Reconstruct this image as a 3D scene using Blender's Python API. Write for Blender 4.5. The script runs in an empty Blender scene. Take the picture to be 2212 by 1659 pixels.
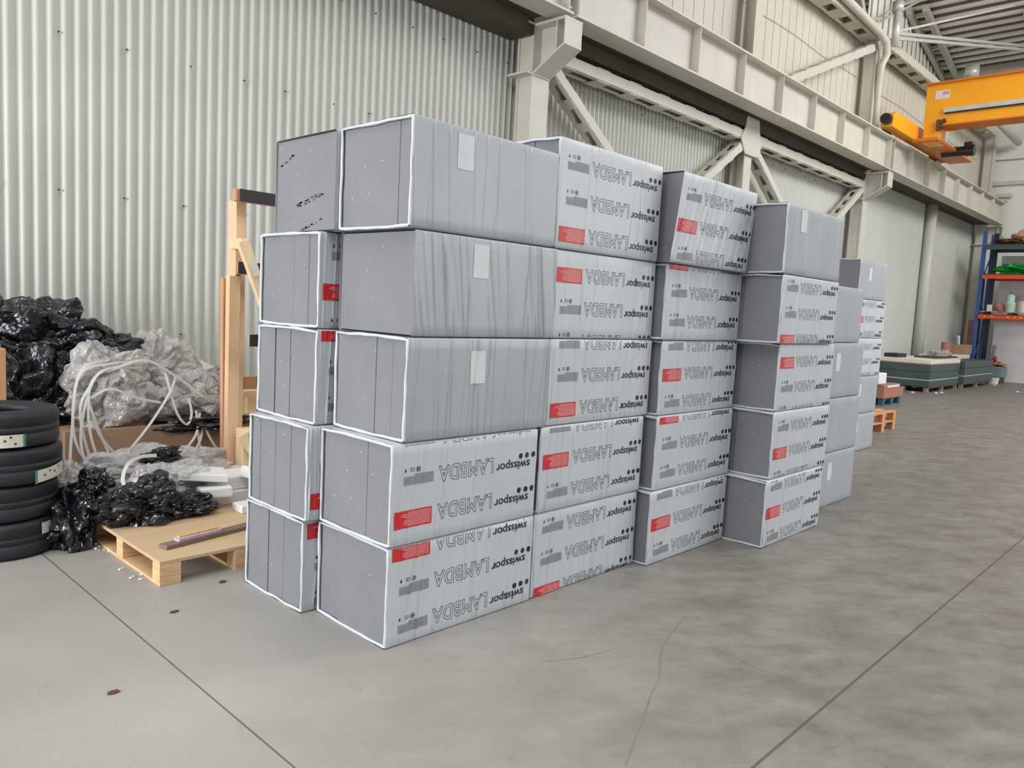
import bpy, bmesh, math, random
import numpy as np
from mathutils import Vector, Matrix, noise
C = bpy.context.scene
col = C.collection
PI = math.pi

# ------------------------------------------------------------------ camera
CAM_H = 1.65
yaw, pit, rol = 0.8114376, 0.09888235, 0.05200003
f = Vector((math.sin(yaw) * math.cos(pit), math.cos(yaw) * math.cos(pit), -math.sin(pit)))
rt = Vector((math.cos(yaw), -math.sin(yaw), 0)); up = rt.cross(f)
r2 = rt * math.cos(rol) + up * math.sin(rol); u2 = -rt * math.sin(rol) + up * math.cos(rol)
cd = bpy.data.cameras.new('camera'); cam = bpy.data.objects.new('camera', cd); col.objects.link(cam)
cam.matrix_world = Matrix(((r2.x, u2.x, -f.x, 0), (r2.y, u2.y, -f.y, 0), (r2.z, u2.z, -f.z, CAM_H), (0, 0, 0, 1)))
cd.sensor_fit = 'HORIZONTAL'; cd.sensor_width = 36; cd.lens = 36 * 1664.74 / 2212
cd.clip_start = 0.05; cd.clip_end = 200
C.camera = cam

# ------------------------------------------------------------------ light
w = bpy.data.worlds.new('hall_daylight'); C.world = w; w.use_nodes = True
nt = w.node_tree; nt.nodes.clear()
o_ = nt.nodes.new('ShaderNodeOutputWorld'); bg = nt.nodes.new('ShaderNodeBackground')
tc = nt.nodes.new('ShaderNodeTexCoord'); sp = nt.nodes.new('ShaderNodeSeparateXYZ'); rp = nt.nodes.new('ShaderNodeValToRGB')
mr = nt.nodes.new('ShaderNodeMapRange'); mr.inputs[1].default_value = -1; mr.inputs[2].default_value = 1
nt.links.new(tc.outputs['Generated'], sp.inputs[0]); nt.links.new(sp.outputs['Z'], mr.inputs[0]); nt.links.new(mr.outputs[0], rp.inputs[0])
e = rp.color_ramp.elements
e[0].position = 0.45; e[0].color = (0.20, 0.195, 0.185, 1)
e[1].position = 0.62; e[1].color = (0.80, 0.82, 0.85, 1)
x = rp.color_ramp.elements.new(1.0); x.color = (1.25, 1.27, 1.30, 1)
az = nt.nodes.new('ShaderNodeMath'); az.operation = 'MULTIPLY_ADD'; az.inputs[1].default_value = 0.55; az.inputs[2].default_value = 1.0; nt.links.new(sp.outputs['X'], az.inputs[0])
vs_ = nt.nodes.new('ShaderNodeVectorMath'); vs_.operation = 'SCALE'; nt.links.new(rp.outputs[0], vs_.inputs[0]); nt.links.new(az.outputs[0], vs_.inputs['Scale'])   # world light boosted towards larger X, added to give the film folds contrast
nt.links.new(vs_.outputs[0], bg.inputs[0]); nt.links.new(bg.outputs[0], o_.inputs[0]); bg.inputs[1].default_value = 0.60

def area(name, loc, target, sx, sy, power, color=(1, 1, 1)):
    l = bpy.data.lights.new(name, 'AREA'); l.shape = 'RECTANGLE'; l.size = sx; l.size_y = sy; l.energy = power; l.color = color
    o = bpy.data.objects.new(name, l); col.objects.link(o); o.location = loc
    o.rotation_euler = (Vector(target) - Vector(loc)).to_track_quat('-Z', 'Y').to_euler()
    return o
area('gate_daylight', (-8.0, 4.6, 3.0), (3, 4.2, 1.4), 4.6, 5.0, 1080, (0.97, 0.98, 1.0))
area('added_roof_light', (-1.5, 0.5, 9.5), (0.5, 2.5, 0), 7, 5, 480, (1.0, 0.99, 0.98))  # added overhead lamp, brightens the floor at the left
area('added_side_light', (13.5, -9.0, 4.0), (4.5, 2.7, 1.3), 9, 5, 560, (0.97, 0.99, 1.0))  # added unseen lamp on the right, brings out the film folds
area('added_roof_light', (19, -4, 10.5), (22, 4, 1), 14, 4, 1700, (1.0, 0.99, 0.97))  # added overhead lamp, lifts the far stretch of wall

v = C.view_settings; v.view_transform = 'Standard'; v.look = 'None'; v.gamma = 1; v.use_curve_mapping = False; v.exposure = 0.0
C.display_settings.display_device = 'sRGB'

# ------------------------------------------------------------------ materials
def S(r, g, b):
    def c(x):
        x /= 255
        return x / 12.92 if x <= 0.04045 else ((x + 0.055) / 1.055) ** 2.4
    return (c(r), c(g), c(b), 1)
def mat(name, colr, rough=0.6, var=0.12, scale=6.0, bump=0.0, bscale=40.0, metallic=0.0, stretch=None, detail=4, spec=0.5):
    m = bpy.data.materials.new(name); m.use_nodes = True; n = m.node_tree; b = n.nodes['Principled BSDF']
    t = n.nodes.new('ShaderNodeTexCoord'); mp = n.nodes.new('ShaderNodeMapping')
    if stretch: mp.inputs['Scale'].default_value = stretch
    n.links.new(t.outputs['Object'], mp.inputs[0])
    ns = n.nodes.new('ShaderNodeTexNoise'); ns.inputs['Scale'].default_value = scale; ns.inputs['Detail'].default_value = detail
    n.links.new(mp.outputs[0], ns.inputs['Vector'])
    r = n.nodes.new('ShaderNodeValToRGB'); r.color_ramp.elements[0].position = 0.3; r.color_ramp.elements[1].position = 0.7
    r.color_ramp.elements[0].color = tuple(c * (1 - var) for c in colr[:3]) + (1,)
    r.color_ramp.elements[1].color = tuple(min(1, c * (1 + var)) for c in colr[:3]) + (1,)
    n.links.new(ns.outputs['Fac'], r.inputs[0]); n.links.new(r.outputs[0], b.inputs['Base Color'])
    b.inputs['Roughness'].default_value = rough; b.inputs['Metallic'].default_value = metallic
    b.inputs['Specular IOR Level'].default_value = spec
    if bump:
        n2 = n.nodes.new('ShaderNodeTexNoise'); n2.inputs['Scale'].default_value = bscale; n2.inputs['Detail'].default_value = 3
        n.links.new(mp.outputs[0], n2.inputs['Vector'])
        bp = n.nodes.new('ShaderNodeBump'); bp.inputs['Strength'].default_value = bump; bp.inputs['Distance'].default_value = 0.01
        n.links.new(n2.outputs['Fac'], bp.inputs['Height']); n.links.new(bp.outputs[0], b.inputs['Normal'])
    return m
def add_math(n, op, a, b=None):
    q = n.nodes.new('ShaderNodeMath'); q.operation = op
    for i, x in enumerate((a, b)):
        if x is None: continue
        if isinstance(x, (int, float)): q.inputs[i].default_value = x
        else: n.links.new(x, q.inputs[i])
    return q.outputs[0]
def mixc(n, fac, a, b):
    q = n.nodes.new('ShaderNodeMix'); q.data_type = 'RGBA'
    n.links.new(fac, q.inputs['Factor'])
    for s, x in (('A', a), ('B', b)):
        i = [k for k in q.inputs if k.name == s and k.type == 'RGBA'][0]
        if isinstance(x, tuple): i.default_value = x
        else: n.links.new(x, i)
    return [k for k in q.outputs if k.type == 'RGBA'][0]

M = {}
M['steel'] = mat('beige_steel_paint', S(204, 200, 188), 0.5, 0.05, 3, 0.1, 60)
M['steel_dull'] = mat('dull_steel_paint', S(198, 194, 180), 0.6, 0.10, 3)
M['cladding'] = mat('corrugated_cladding_paint', S(201, 202, 195), 0.42, 0.035, 1.2, 0.05, 150)
M['panel'] = mat('wall_panel_paint', S(207, 201, 187), 0.55, 0.06, 1.0, stretch=(1, 1, .3))
M['backwall'] = mat('back_wall_panel', S(232, 233, 227), 0.6, 0.04, 0.6)
M['deck'] = mat('roof_deck_paint', S(104, 99, 87), 0.6, 0.08, 1.0)
M['deck_rib'] = mat('roof_rib_paint', S(252, 250, 240), 0.5, 0.04, 1.0)
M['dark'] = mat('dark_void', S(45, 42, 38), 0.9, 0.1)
M['walkway'] = mat('recess_shade_dark_steel', S(72, 66, 56), 0.8, 0.15, 2)  # recess shade put into the walkway plate colour; rail and wheels share it
M['galv'] = mat('galvanised_steel', S(206, 206, 200), 0.35, 0.08, 5, metallic=0.3)
M['crane'] = mat('orange_crane_paint', S(250, 172, 30), 0.35, 0.04, 2)
M['crane_d'] = mat('dark_orange_crane_paint', S(214, 120, 22), 0.45, 0.08, 2)
M['black'] = mat('black_rubber', S(38, 40, 43), 0.55, 0.15, 8, 0.2, 90)
M['blackplastic'] = mat('black_plastic_part', S(28, 32, 38), 0.4, 0.1)
M['print'] = mat('black_print', S(30, 30, 33), 0.45, 0.05, 8)
M['stroke'] = mat('outline_print', S(42, 44, 48), 0.45, 0.05, 8)
M['red'] = mat('red_print', S(205, 38, 42), 0.45, 0.04, 8)
M['redline'] = mat('white_fine_print', S(235, 190, 190), 0.5, 0.05, 8)
M['greyprint'] = mat('grey_fine_print', S(132, 137, 143), 0.5, 0.06, 30)
M['label'] = mat('white_label_paper', S(214, 217, 218), 0.5, 0.04, 12)
M['lip'] = mat('white_film_edge', S(206, 212, 218), 0.35, 0.06, 30)
M['wood'] = mat('pine_wood', S(232, 196, 156), 0.6, 0.12, 9, 0.15, 60, stretch=(1, 1, .12))
M['wood_o'] = mat('orange_pine_wood', S(208, 154, 112), 0.6, 0.14, 9, 0.15, 60, stretch=(1, 1, .12))
M['wood_pale'] = mat('pale_pine_wood', S(238, 212, 170), 0.6, 0.10, 9, 0.15, 60, stretch=(1, 1, .12))
M['wood_grey'] = mat('weathered_pallet_wood', S(150, 132, 112), 0.7, 0.15, 9)
M['ply'] = mat('plywood_sheet', S(208, 180, 142), 0.6, 0.08, 5, 0.1, 60, stretch=(.12, 1, 1))
M['plyedge'] = mat('pallet_block_wood', S(224, 188, 142), 0.7, 0.16, 30, 0.2, 60, stretch=(.3, .3, 2.2))
M['brownboard'] = mat('grey_brown_board', S(128, 108, 98), 0.6, 0.1, 12)
M['cardboard'] = mat('brown_cardboard', S(160, 130, 104), 0.8, 0.05, 5)
M['foamwhite'] = mat('white_polystyrene', S(236, 237, 236), 0.7, 0.03, 60, 0.2, 200)
M['strap'] = mat('white_strapping', S(214, 214, 208), 0.4, 0.05)
M['green'] = mat('dark_green_panel', S(66, 84, 80), 0.45, 0.1, 2)
M['greenfoil'] = mat('pale_green_foil', S(150, 170, 165), 0.3, 0.1, 5)
M['chip'] = mat('cream_sheet', S(226, 220, 204), 0.6, 0.06, 8)
M['blue'] = mat('blue_rack_paint', S(48, 92, 156), 0.4, 0.06)
M['orange'] = mat('orange_rack_paint', S(228, 84, 30), 0.4, 0.06)
M['blue_wood'] = mat('blue_pallet_wood', S(40, 92, 118), 0.7, 0.12)
M['carton'] = mat('reddish_carton', S(166, 116, 98), 0.8, 0.06)
M['whitebox'] = mat('white_carton', S(232, 230, 232), 0.6, 0.03)
M['greenplastic'] = mat('bright_green_plastic', S(22, 160, 50), 0.35, 0.2, 10)
M['pailgreen'] = mat('mint_green_plastic', S(190, 224, 205), 0.4, 0.08, 9)
M['yellow'] = mat('yellow_marking', S(245, 200, 60), 0.5, 0.05)
M['navy'] = mat('navy_block', S(26, 30, 52), 0.5, 0.1)
M['greybin'] = mat('blue_grey_plastic', S(120, 138, 150), 0.5, 0.06)
M['tan'] = mat('tan_leather_sheet', S(196, 150, 118), 0.6, 0.12, 6)
M['brown'] = mat('dark_brown_sheet', S(92, 62, 50), 0.6, 0.15, 6)
M['purple'] = mat('lilac_foam', S(196, 180, 206), 0.7, 0.1, 40)
M['yellowfoam'] = mat('orange_foam_edge', S(224, 178, 110), 0.7, 0.1, 40)
M['tyre'] = mat('tyre_rubber', S(34, 37, 42), 0.55, 0.12, 5, 0.15, 60)
M['sticker'] = mat('tyre_sticker_paper', S(216, 212, 198), 0.6, 0.05, 40)
M['stickergreen'] = mat('tyre_sticker_green', S(60, 150, 100), 0.6, 0.05)
M['ink'] = mat('dark_ink', S(70, 62, 58), 0.7, 0.1)

# film over foam, mottled by what lies under it
def film_mat(name, base, rough, var):
    m = mat(name, base, rough, var, 2.2, 0.25, 7, stretch=(1.6, 1, .5), detail=3, spec=0.45)
    return m
M['film'] = film_mat('printed_grey_film', S(196, 201, 205), 0.34, 0.04)
M['film_plain'] = film_mat('plain_grey_film', S(168, 174, 179), 0.34, 0.06)
# grey bead foam with white and dark specks
def foam_mat(name, base):
    m = mat(name, base, 0.75, 0.05, 4, 0.35, 260)
    n = m.node_tree; b = n.nodes['Principled BSDF']; src = b.inputs['Base Color'].links[0].from_socket
    t = [q for q in n.nodes if q.type == 'MAPPING'][0]
    vo = n.nodes.new('ShaderNodeTexVoronoi'); vo.inputs['Scale'].default_value = 24; n.links.new(t.outputs[0], vo.inputs['Vector'])
    wn = n.nodes.new('ShaderNodeTexWhiteNoise'); wn.noise_dimensions = '3D'; n.links.new(vo.outputs['Position'], wn.inputs['Vector'])
    near = add_math(n, 'LESS_THAN', vo.outputs['Distance'], 0.075)
    rare = add_math(n, 'GREATER_THAN', wn.outputs['Value'], 0.78)
    c1 = mixc(n, add_math(n, 'MULTIPLY', near, rare), src, S(225, 228, 230))
    fine = n.nodes.new('ShaderNodeTexNoise'); fine.inputs['Scale'].default_value = 420; n.links.new(t.outputs[0], fine.inputs['Vector'])
    rr = n.nodes.new('ShaderNodeMapRange'); rr.inputs[1].default_value = 0.3; rr.inputs[2].default_value = 0.7; rr.inputs[3].default_value = 0.86; rr.inputs[4].default_value = 1.14
    n.links.new(fine.outputs['Fac'], rr.inputs[0])
    mm = n.nodes.new('ShaderNodeVectorMath'); mm.operation = 'SCALE'; n.links.new(c1, mm.inputs[0]); n.links.new(rr.outputs[0], mm.inputs['Scale'])
    n.links.new(mm.outputs[0], b.inputs['Base Color'])
    return m
M['foam'] = foam_mat('grey_bead_foam', S(130, 131, 136))

# crumpled transparent / black film
def heap_mat(name, base, rough, alpha, bs=0.6):
    m = mat(name, base, rough, 0.10, 3, 0, 9, spec=0.7)
    n = m.node_tree; b = n.nodes['Principled BSDF']; t = n.nodes['Texture Coordinate'].outputs['Object']
    ns = n.nodes.new('ShaderNodeTexNoise'); ns.inputs['Scale'].default_value = 5; ns.inputs['Detail'].default_value = 2; n.links.new(t, ns.inputs['Vector'])
    mixv = n.nodes.new('ShaderNodeVectorMath'); mixv.operation = 'MULTIPLY_ADD'; n.links.new(ns.outputs['Color'], mixv.inputs[0]); mixv.inputs[1].default_value = (.3, .3, .3); n.links.new(t, mixv.inputs[2])
    vo = n.nodes.new('ShaderNodeTexVoronoi'); vo.inputs['Scale'].default_value = 6.5; vo.feature = 'F1'; n.links.new(mixv.outputs[0], vo.inputs['Vector'])
    v2 = n.nodes.new('ShaderNodeTexVoronoi'); v2.inputs['Scale'].default_value = 17; n.links.new(mixv.outputs[0], v2.inputs['Vector'])
    hh = add_math(n, 'ADD', vo.outputs['Distance'], add_math(n, 'MULTIPLY', v2.outputs['Distance'], 0.35))
    bp = n.nodes.new('ShaderNodeBump'); bp.inputs['Strength'].default_value = bs; bp.inputs['Distance'].default_value = 0.05
    n.links.new(hh, bp.inputs['Height']); n.links.new(bp.outputs[0], b.inputs['Normal'])
    if alpha < 1:
        out = n.nodes['Material Output']; tr = n.nodes.new('ShaderNodeBsdfTransparent'); mx = n.nodes.new('ShaderNodeMixShader')
        mx.inputs[0].default_value = alpha; n.links.new(tr.outputs[0], mx.inputs[1]); n.links.new(b.outputs[0], mx.inputs[2]); n.links.new(mx.outputs[0], out.inputs[0])
    return m
M['clearfilm'] = heap_mat('crumpled_clear_film', S(204, 200, 197), 0.12, 0.68, 0.5)
M['clearfilm2'] = heap_mat('thin_clear_film', S(216, 216, 217), 0.1, 0.5, 0.5)
M['blackfilm'] = heap_mat('crumpled_black_film', S(20, 22, 27), 0.24, 1, 0.4)

# concrete floor: mottled, with dark scuffs and two saw-cut joints
def floor_mat():
    m = mat('polished_concrete', S(168, 165, 159), 0.45, 0.09, 1.1, 0.06, 30, detail=9, spec=0.4)
    n = m.node_tree; b = n.nodes['Principled BSDF']; src = b.inputs['Base Color'].links[0].from_socket
    t = [q for q in n.nodes if q.type == 'TEX_COORD'][0].outputs['Object']
    s = n.nodes.new('ShaderNodeSeparateXYZ'); n.links.new(t, s.inputs[0])
    # scuffs plus painted-in light falloff, both darker towards low Y and larger X
    m0 = n.nodes.new('ShaderNodeMapping'); m0.inputs['Rotation'].default_value = (0, 0, 0.62); n.links.new(t, m0.inputs[0])
    mp = n.nodes.new('ShaderNodeMapping'); mp.inputs['Scale'].default_value = (0.62, 1.0, 1); n.links.new(m0.outputs[0], mp.inputs[0])
    n1 = n.nodes.new('ShaderNodeTexNoise'); n1.inputs['Scale'].default_value = 4.6; n1.inputs['Detail'].default_value = 7; n1.inputs['Roughness'].default_value = 0.68; n1.inputs['Distortion'].default_value = 0.1
    n.links.new(mp.outputs[0], n1.inputs['Vector'])
    a = n.nodes.new('ShaderNodeMapRange'); a.inputs[1].default_value = 0.25; a.inputs[2].default_value = 0.75; a.inputs[3].default_value = 0.35; n.links.new(n1.outputs['Fac'], a.inputs[0])
    dim_side = n.nodes.new('ShaderNodeMapRange'); dim_side.inputs[1].default_value = -1.5; dim_side.inputs[2].default_value = 2.0; dim_side.inputs[3].default_value = 0.12; dim_side.inputs[4].default_value = 0.95
    q = add_math(n, 'SUBTRACT', s.outputs['X'], s.outputs['Y']); n.links.new(q, dim_side.inputs[0])
    c1 = mixc(n, add_math(n, 'MULTIPLY', a.outputs[0], dim_side.outputs[0]), src, S(98, 92, 82))
    n3 = n.nodes.new('ShaderNodeTexNoise'); n3.inputs['Scale'].default_value = 1.3; n3.inputs['Detail'].default_value = 5; n3.inputs['Distortion'].default_value = 1.4
    mp3 = n.nodes.new('ShaderNodeMapping'); mp3.inputs['Location'].default_value = (9, 4, 0); mp3.inputs['Scale'].default_value = (2.5, .7, 1); n.links.new(t, mp3.inputs[0]); n.links.new(mp3.outputs[0], n3.inputs['Vector'])
    thin = add_math(n, 'LESS_THAN', add_math(n, 'ABSOLUTE', add_math(n, 'SUBTRACT', n3.outputs['Fac'], 0.5)), 0.0022)
    c2 = mixc(n, add_math(n, 'MULTIPLY', thin, 0.16), c1, S(110, 106, 98))
    j1 = add_math(n, 'LESS_THAN', add_math(n, 'ABSOLUTE', add_math(n, 'SUBTRACT', s.outputs['X'], 1.381)), 0.0042)
    j2 = add_math(n, 'LESS_THAN', add_math(n, 'ABSOLUTE', add_math(n, 'SUBTRACT', s.outputs['Y'], 1.165)), 0.0065)
    c3 = mixc(n, add_math(n, 'MULTIPLY', add_math(n, 'MAXIMUM', j1, j2), 0.8), c2, S(84, 79, 70))
    n.links.new(c3, b.inputs['Base Color'])
    return m
M['floor'] = floor_mat()

# ------------------------------------------------------------------ mesh helpers
class MB:
    def __init__(s): s.v = []; s.f = []
    def box(s, x0, x1, y0, y1, z0, z1):
        k = len(s.v)
        s.v += [(x0, y0, z0), (x1, y0, z0), (x1, y1, z0), (x0, y1, z0), (x0, y0, z1), (x1, y0, z1), (x1, y1, z1), (x0, y1, z1)]
        s.f += [[k + i for i in q] for q in ((0, 3, 2, 1), (4, 5, 6, 7), (0, 1, 5, 4), (1, 2, 6, 5), (2, 3, 7, 6), (3, 0, 4, 7))]
        return s
    def bar(s, p, q, a, b, upv=(0, 0, 1)):      # box from p to q: width a across, height b along up
        p, q, upv = Vector(p), Vector(q), Vector(upv); d = (q - p).normalized()
        sd = d.cross(upv)
        if sd.length < 1e-4: sd = d.cross(Vector((1, 0, 0)))
        sd.normalize(); u = sd.cross(d); k = len(s.v)
        for c in (p, q):
            for i, j in ((-1, -1), (1, -1), (1, 1), (-1, 1)): s.v.append(tuple(c + sd * a / 2 * i + u * b / 2 * j))
        s.f += [[k + i for i in q] for q in ((0, 1, 2, 3), (7, 6, 5, 4), (0, 4, 5, 1), (1, 5, 6, 2), (2, 6, 7, 3), (3, 7, 4, 0))]
        return s
    def tube(s, pts, r, n=12, cap=True):
        pts = [Vector(p) for p in pts]; k0 = len(s.v); rs = r if isinstance(r, (list, tuple)) else [r] * len(pts)
        prev = None
        for i, p in enumerate(pts):
            d = (pts[min(i + 1, len(pts) - 1)] - pts[max(i - 1, 0)]).normalized()
            if prev is None:
                a = d.orthogonal().normalized()
            else:
                a = (prev - d * prev.dot(d))
                a = a.normalized() if a.length > 1e-5 else d.orthogonal().normalized()
            prev = a; b = d.cross(a)
            for j in range(n):
                t = 2 * PI * j / n; s.v.append(tuple(p + (a * math.cos(t) + b * math.sin(t)) * rs[i]))
        for i in range(len(pts) - 1):
            for j in range(n):
                s.f.append([k0 + i * n + j, k0 + i * n + (j + 1) % n, k0 + (i + 1) * n + (j + 1) % n, k0 + (i + 1) * n + j])
        if cap:
            s.f.append([k0 + j for j in range(n)][::-1]); s.f.append([k0 + (len(pts) - 1) * n + j for j in range(n)])
        return s
    def lathe(s, prof, c, n=40):                 # prof of (r, z), closed ring
        k = len(s.v); m = len(prof)
        for j in range(n):
            t = 2 * PI * j / n
            for r, z in prof: s.v.append((c[0] + r * math.cos(t), c[1] + r * math.sin(t), c[2] + z))
        for j in range(n):
            for i in range(m - 1):
                a, b = k + j * m + i, k + ((j + 1) % n) * m + i
                s.f.append([a, b, b + 1, a + 1])
        return s
    def prism(s, poly, y0, y1, axis='y'):        # poly of (x,z), extruded along y; axis 'x': poly (y,z); axis 'z': poly (x,y)
        k = len(s.v); n = len(poly)
        for yy in (y0, y1):
            for a, b in poly:
                s.v.append((a, yy, b) if axis == 'y' else ((yy, a, b) if axis == 'x' else (a, b, yy)))
        s.f.append([k + i for i in range(n)]); s.f.append([k + n + i for i in range(n)][::-1])
        for i in range(n): s.f.append([k + i, k + n + i, k + n + (i + 1) % n, k + (i + 1) % n])
        return s
    def sheet(s, fn, nu, nv):
        k = len(s.v)
        for i in range(nu + 1):
            for j in range(nv + 1): s.v.append(tuple(fn(i / nu, j / nv)))
        for i in range(nu):
            for j in range(nv):
                a = k + i * (nv + 1) + j; s.f.append([a, a + nv + 1, a + nv + 2, a + 1])
        return s
    def rot(s, rz, c, k0=0, ax='Z'):
        R = Matrix.Rotation(rz, 3, ax); c = Vector(c)
        s.v = [v if i < k0 else tuple(R @ (Vector(v) - c) + c) for i, v in enumerate(s.v)]
        return s
    def build(s, name, m, parent=None, bevel=0, smooth=False, solid=0):
        me = bpy.data.meshes.new(name)
        off = Vector(parent['_w']) if parent is not None else Vector((0, 0, 0))
        me.from_pydata([tuple(Vector(v) - off) for v in s.v], [], s.f); me.update()
        bm = bmesh.new(); bm.from_mesh(me); bmesh.ops.recalc_face_normals(bm, faces=bm.faces); bm.to_mesh(me); bm.free()
        o = bpy.data.objects.new(name, me); col.objects.link(o); me.materials.append(m)
        if smooth:
            for p in me.polygons: p.use_smooth = True
        if bevel:
            b = o.modifiers.new('bevel', 'BEVEL'); b.width = bevel; b.segments = 2; b.limit_method = 'ANGLE'
        if solid:
            b = o.modifiers.new('solid', 'SOLIDIFY'); b.thickness = solid
        if parent is not None:
            o.parent = parent; o['_w'] = tuple(off)
        else: o['_w'] = (0.0, 0.0, 0.0)
        return o
def tag(o, label, cat, group=None, kind=None):
    if label: o['label'] = label
    if cat: o['category'] = cat
    if group: o['group'] = group
    if kind: o['kind'] = kind
    return o
def thing(name, label, cat, loc, group=None):
    o = bpy.data.objects.new(name, None); col.objects.link(o); o.location = loc; o.empty_display_size = 0.1
    o['_w'] = tuple(float(c) for c in loc)
    return tag(o, label, cat, group)
def struct(o): o['kind'] = 'structure'; return o
def single(mb, name, m, label, cat, group=None, **k):
    """a thing that is one mesh: its origin is moved to the bottom centre"""
    xs = [v[0] for v in mb.v]; ys = [v[1] for v in mb.v]; zs = [v[2] for v in mb.v]
    c = ((min(xs) + max(xs)) / 2, (min(ys) + max(ys)) / 2, min(zs))
    mb.v = [(a - c[0], b - c[1], z - c[2]) for a, b, z in mb.v]
    o = mb.build(name, m, None, **k); o.location = c; o['_w'] = tuple(c)
    return tag(o, label, cat, group)
def crumple(c, size, seed, sub=5, amp=0.32, fr=1.3, flat=None, spike=0.0, tilt=0.0):
    """crumpled film: a lumpy body cut by many random creases into flat facets, with fine wrinkles"""
    bm = bmesh.new(); bmesh.ops.create_icosphere(bm, subdivisions=sub, radius=1)
    sd = Vector((seed * 7.31, seed * 3.7, seed * 1.9)); mb = MB()
    P = np.array([tuple(v.co) for v in bm.verts]); rg = np.random.RandomState(seed + 7)
    def facets(n, lo, hi, Q):
        N = rg.normal(size=(n, 3)); N /= np.linalg.norm(N, axis=1)[:, None]; O = rg.uniform(lo, hi, n)
        D = Q @ N.T; T = np.where(D > .15, O[None, :] / np.maximum(D, .15), 9.0); return np.minimum(T.min(axis=1), 1.25)
    # warp the directions so that the facets are not convex everywhere
    W = np.array([[noise.noise(Vector(p) * 1.7 + sd), noise.noise(Vector(p) * 1.7 + sd + Vector((9, 0, 0))), noise.noise(Vector(p) * 1.7 + sd + Vector((0, 9, 0)))] for p in P])
    Q = P + W * .55; Q /= np.linalg.norm(Q, axis=1)[:, None]
    r1 = facets(34, .72, 1.0, Q)
    Q2 = P + W * 1.3; Q2 /= np.linalg.norm(Q2, axis=1)[:, None]
    r2 = facets(150, .90, 1.0, Q2)
    R = Matrix.Rotation(tilt, 3, 'Y')
    for k, v in enumerate(bm.verts):
        p = v.co.copy(); q = p * fr + sd
        d = noise.noise(q * 0.9) * amp * 1.5 + noise.noise(q * 2.1) * amp * .5 - (1 - min(1, abs(noise.noise(q * 1.5 + sd)) * 6)) * amp * .5
        d += (.5 - abs(noise.noise(q * 6.3))) * amp * .12
        if spike: d += max(0, noise.noise(q * 2.6 + Vector((5, 5, 5))) - 0.3) * spike * .6
        p = p * ((.62 * r1[k] + .46 * r2[k]) * (1 + d)); p = Vector((p.x * size[0], p.y * size[1], p.z * size[2])); p = R @ p
        z = p.z + c[2]
        if flat is not None and z < flat: z = flat + 0.002 * noise.noise(q * 9)
        mb.v.append((p.x + c[0], p.y + c[1], z))
    mb.f = [[v.index for v in fc.verts] for fc in bm.faces]; bm.free()
    return mb

# ------------------------------------------------------------------ the hall
WY, WX = 7.60, 32.0
fl = MB().box(-9, WX + .3, -16, WY + .4, -0.2, 0).build('floor', M['floor']); struct(fl)
def scuff(pts, wd):
    mb = MB(); P = [Vector((a, b, 0)) for a, b in pts]; out = []
    for i in range(len(P) - 1):
        for k in range(8): out.append(P[i].lerp(P[i + 1], k / 8))
    out.append(P[-1]); n = len(out)
    for i, p in enumerate(out):
        d = (out[min(i + 1, n - 1)] - out[max(i - 1, 0)]).normalized(); sd_ = Vector((-d.y, d.x, 0))
        ww = wd * (.35 + .65 * math.sin(PI * (i + .5) / n)) * (1 + .5 * noise.noise(Vector((i * .7, wd * 99, 0))))
        j = .006 * noise.noise(Vector((i * .5, 3, 0)))
        mb.v += [tuple(p + sd_ * (ww / 2 + j) + Vector((0, 0, .0006))), tuple(p - sd_ * (ww / 2 - j) + Vector((0, 0, .0006)))]
    for i in range(n - 1): mb.f.append([2 * i, 2 * i + 1, 2 * i + 3, 2 * i + 2])
    return mb.build('scuff_mark', M['scuff'], fl)
M['scuff'] = mat('rubber_scuff_on_concrete', S(126, 121, 112), 0.6, 0.14, 40)
SCUFFS = [([(3.704, 2.101), (3.268, 1.97), (2.938, 1.777)], 0.012), ([(2.889, 1.763), (2.578, 1.624), (2.276, 1.489)], 0.009), ([(2.666, 2.245), (2.857, 2.147), (3.063, 2.106)], 0.006), ([(3.448, 1.786), (3.437, 1.63), (3.409, 1.497)], 0.008), ([(4.413, 1.613), (4.019, 1.529), (3.969, 1.533)], 0.014)]
for p_, w_ in SCUFFS: scuff(p_, w_)
def wallfn(period, amp):
    mb = MB(); n = int((WX + 4) / period * 8)
    for i in range(n + 1):
        x = -4 + (WX + 4) * i / n; s = math.sin(2 * PI * x / period)
        y = WY + amp * (math.copysign(abs(s) ** 0.75, s))
        mb.v += [(x, y, 0), (x, y, 5.75)]
    for i in range(n): mb.f.append([2 * i, 2 * i + 2, 2 * i + 3, 2 * i + 1])
    return mb
wl = wallfn(0.107, 0.024).build('wall_left', M['cladding'], smooth=True); struct(wl)
# small screw heads in rows
sc = MB(); random.seed(3)
for zz in (1.22, 2.46, 3.78, 4.9):
    for k in range(0, 34):
        x = 0.6 + k * 0.535 + random.uniform(-.05, .05)
        sc.tube([(x, WY - 0.028, zz), (x, WY - 0.012, zz)], 0.009, 6)
sc.build('screw_heads', M['ink'], wl)
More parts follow.
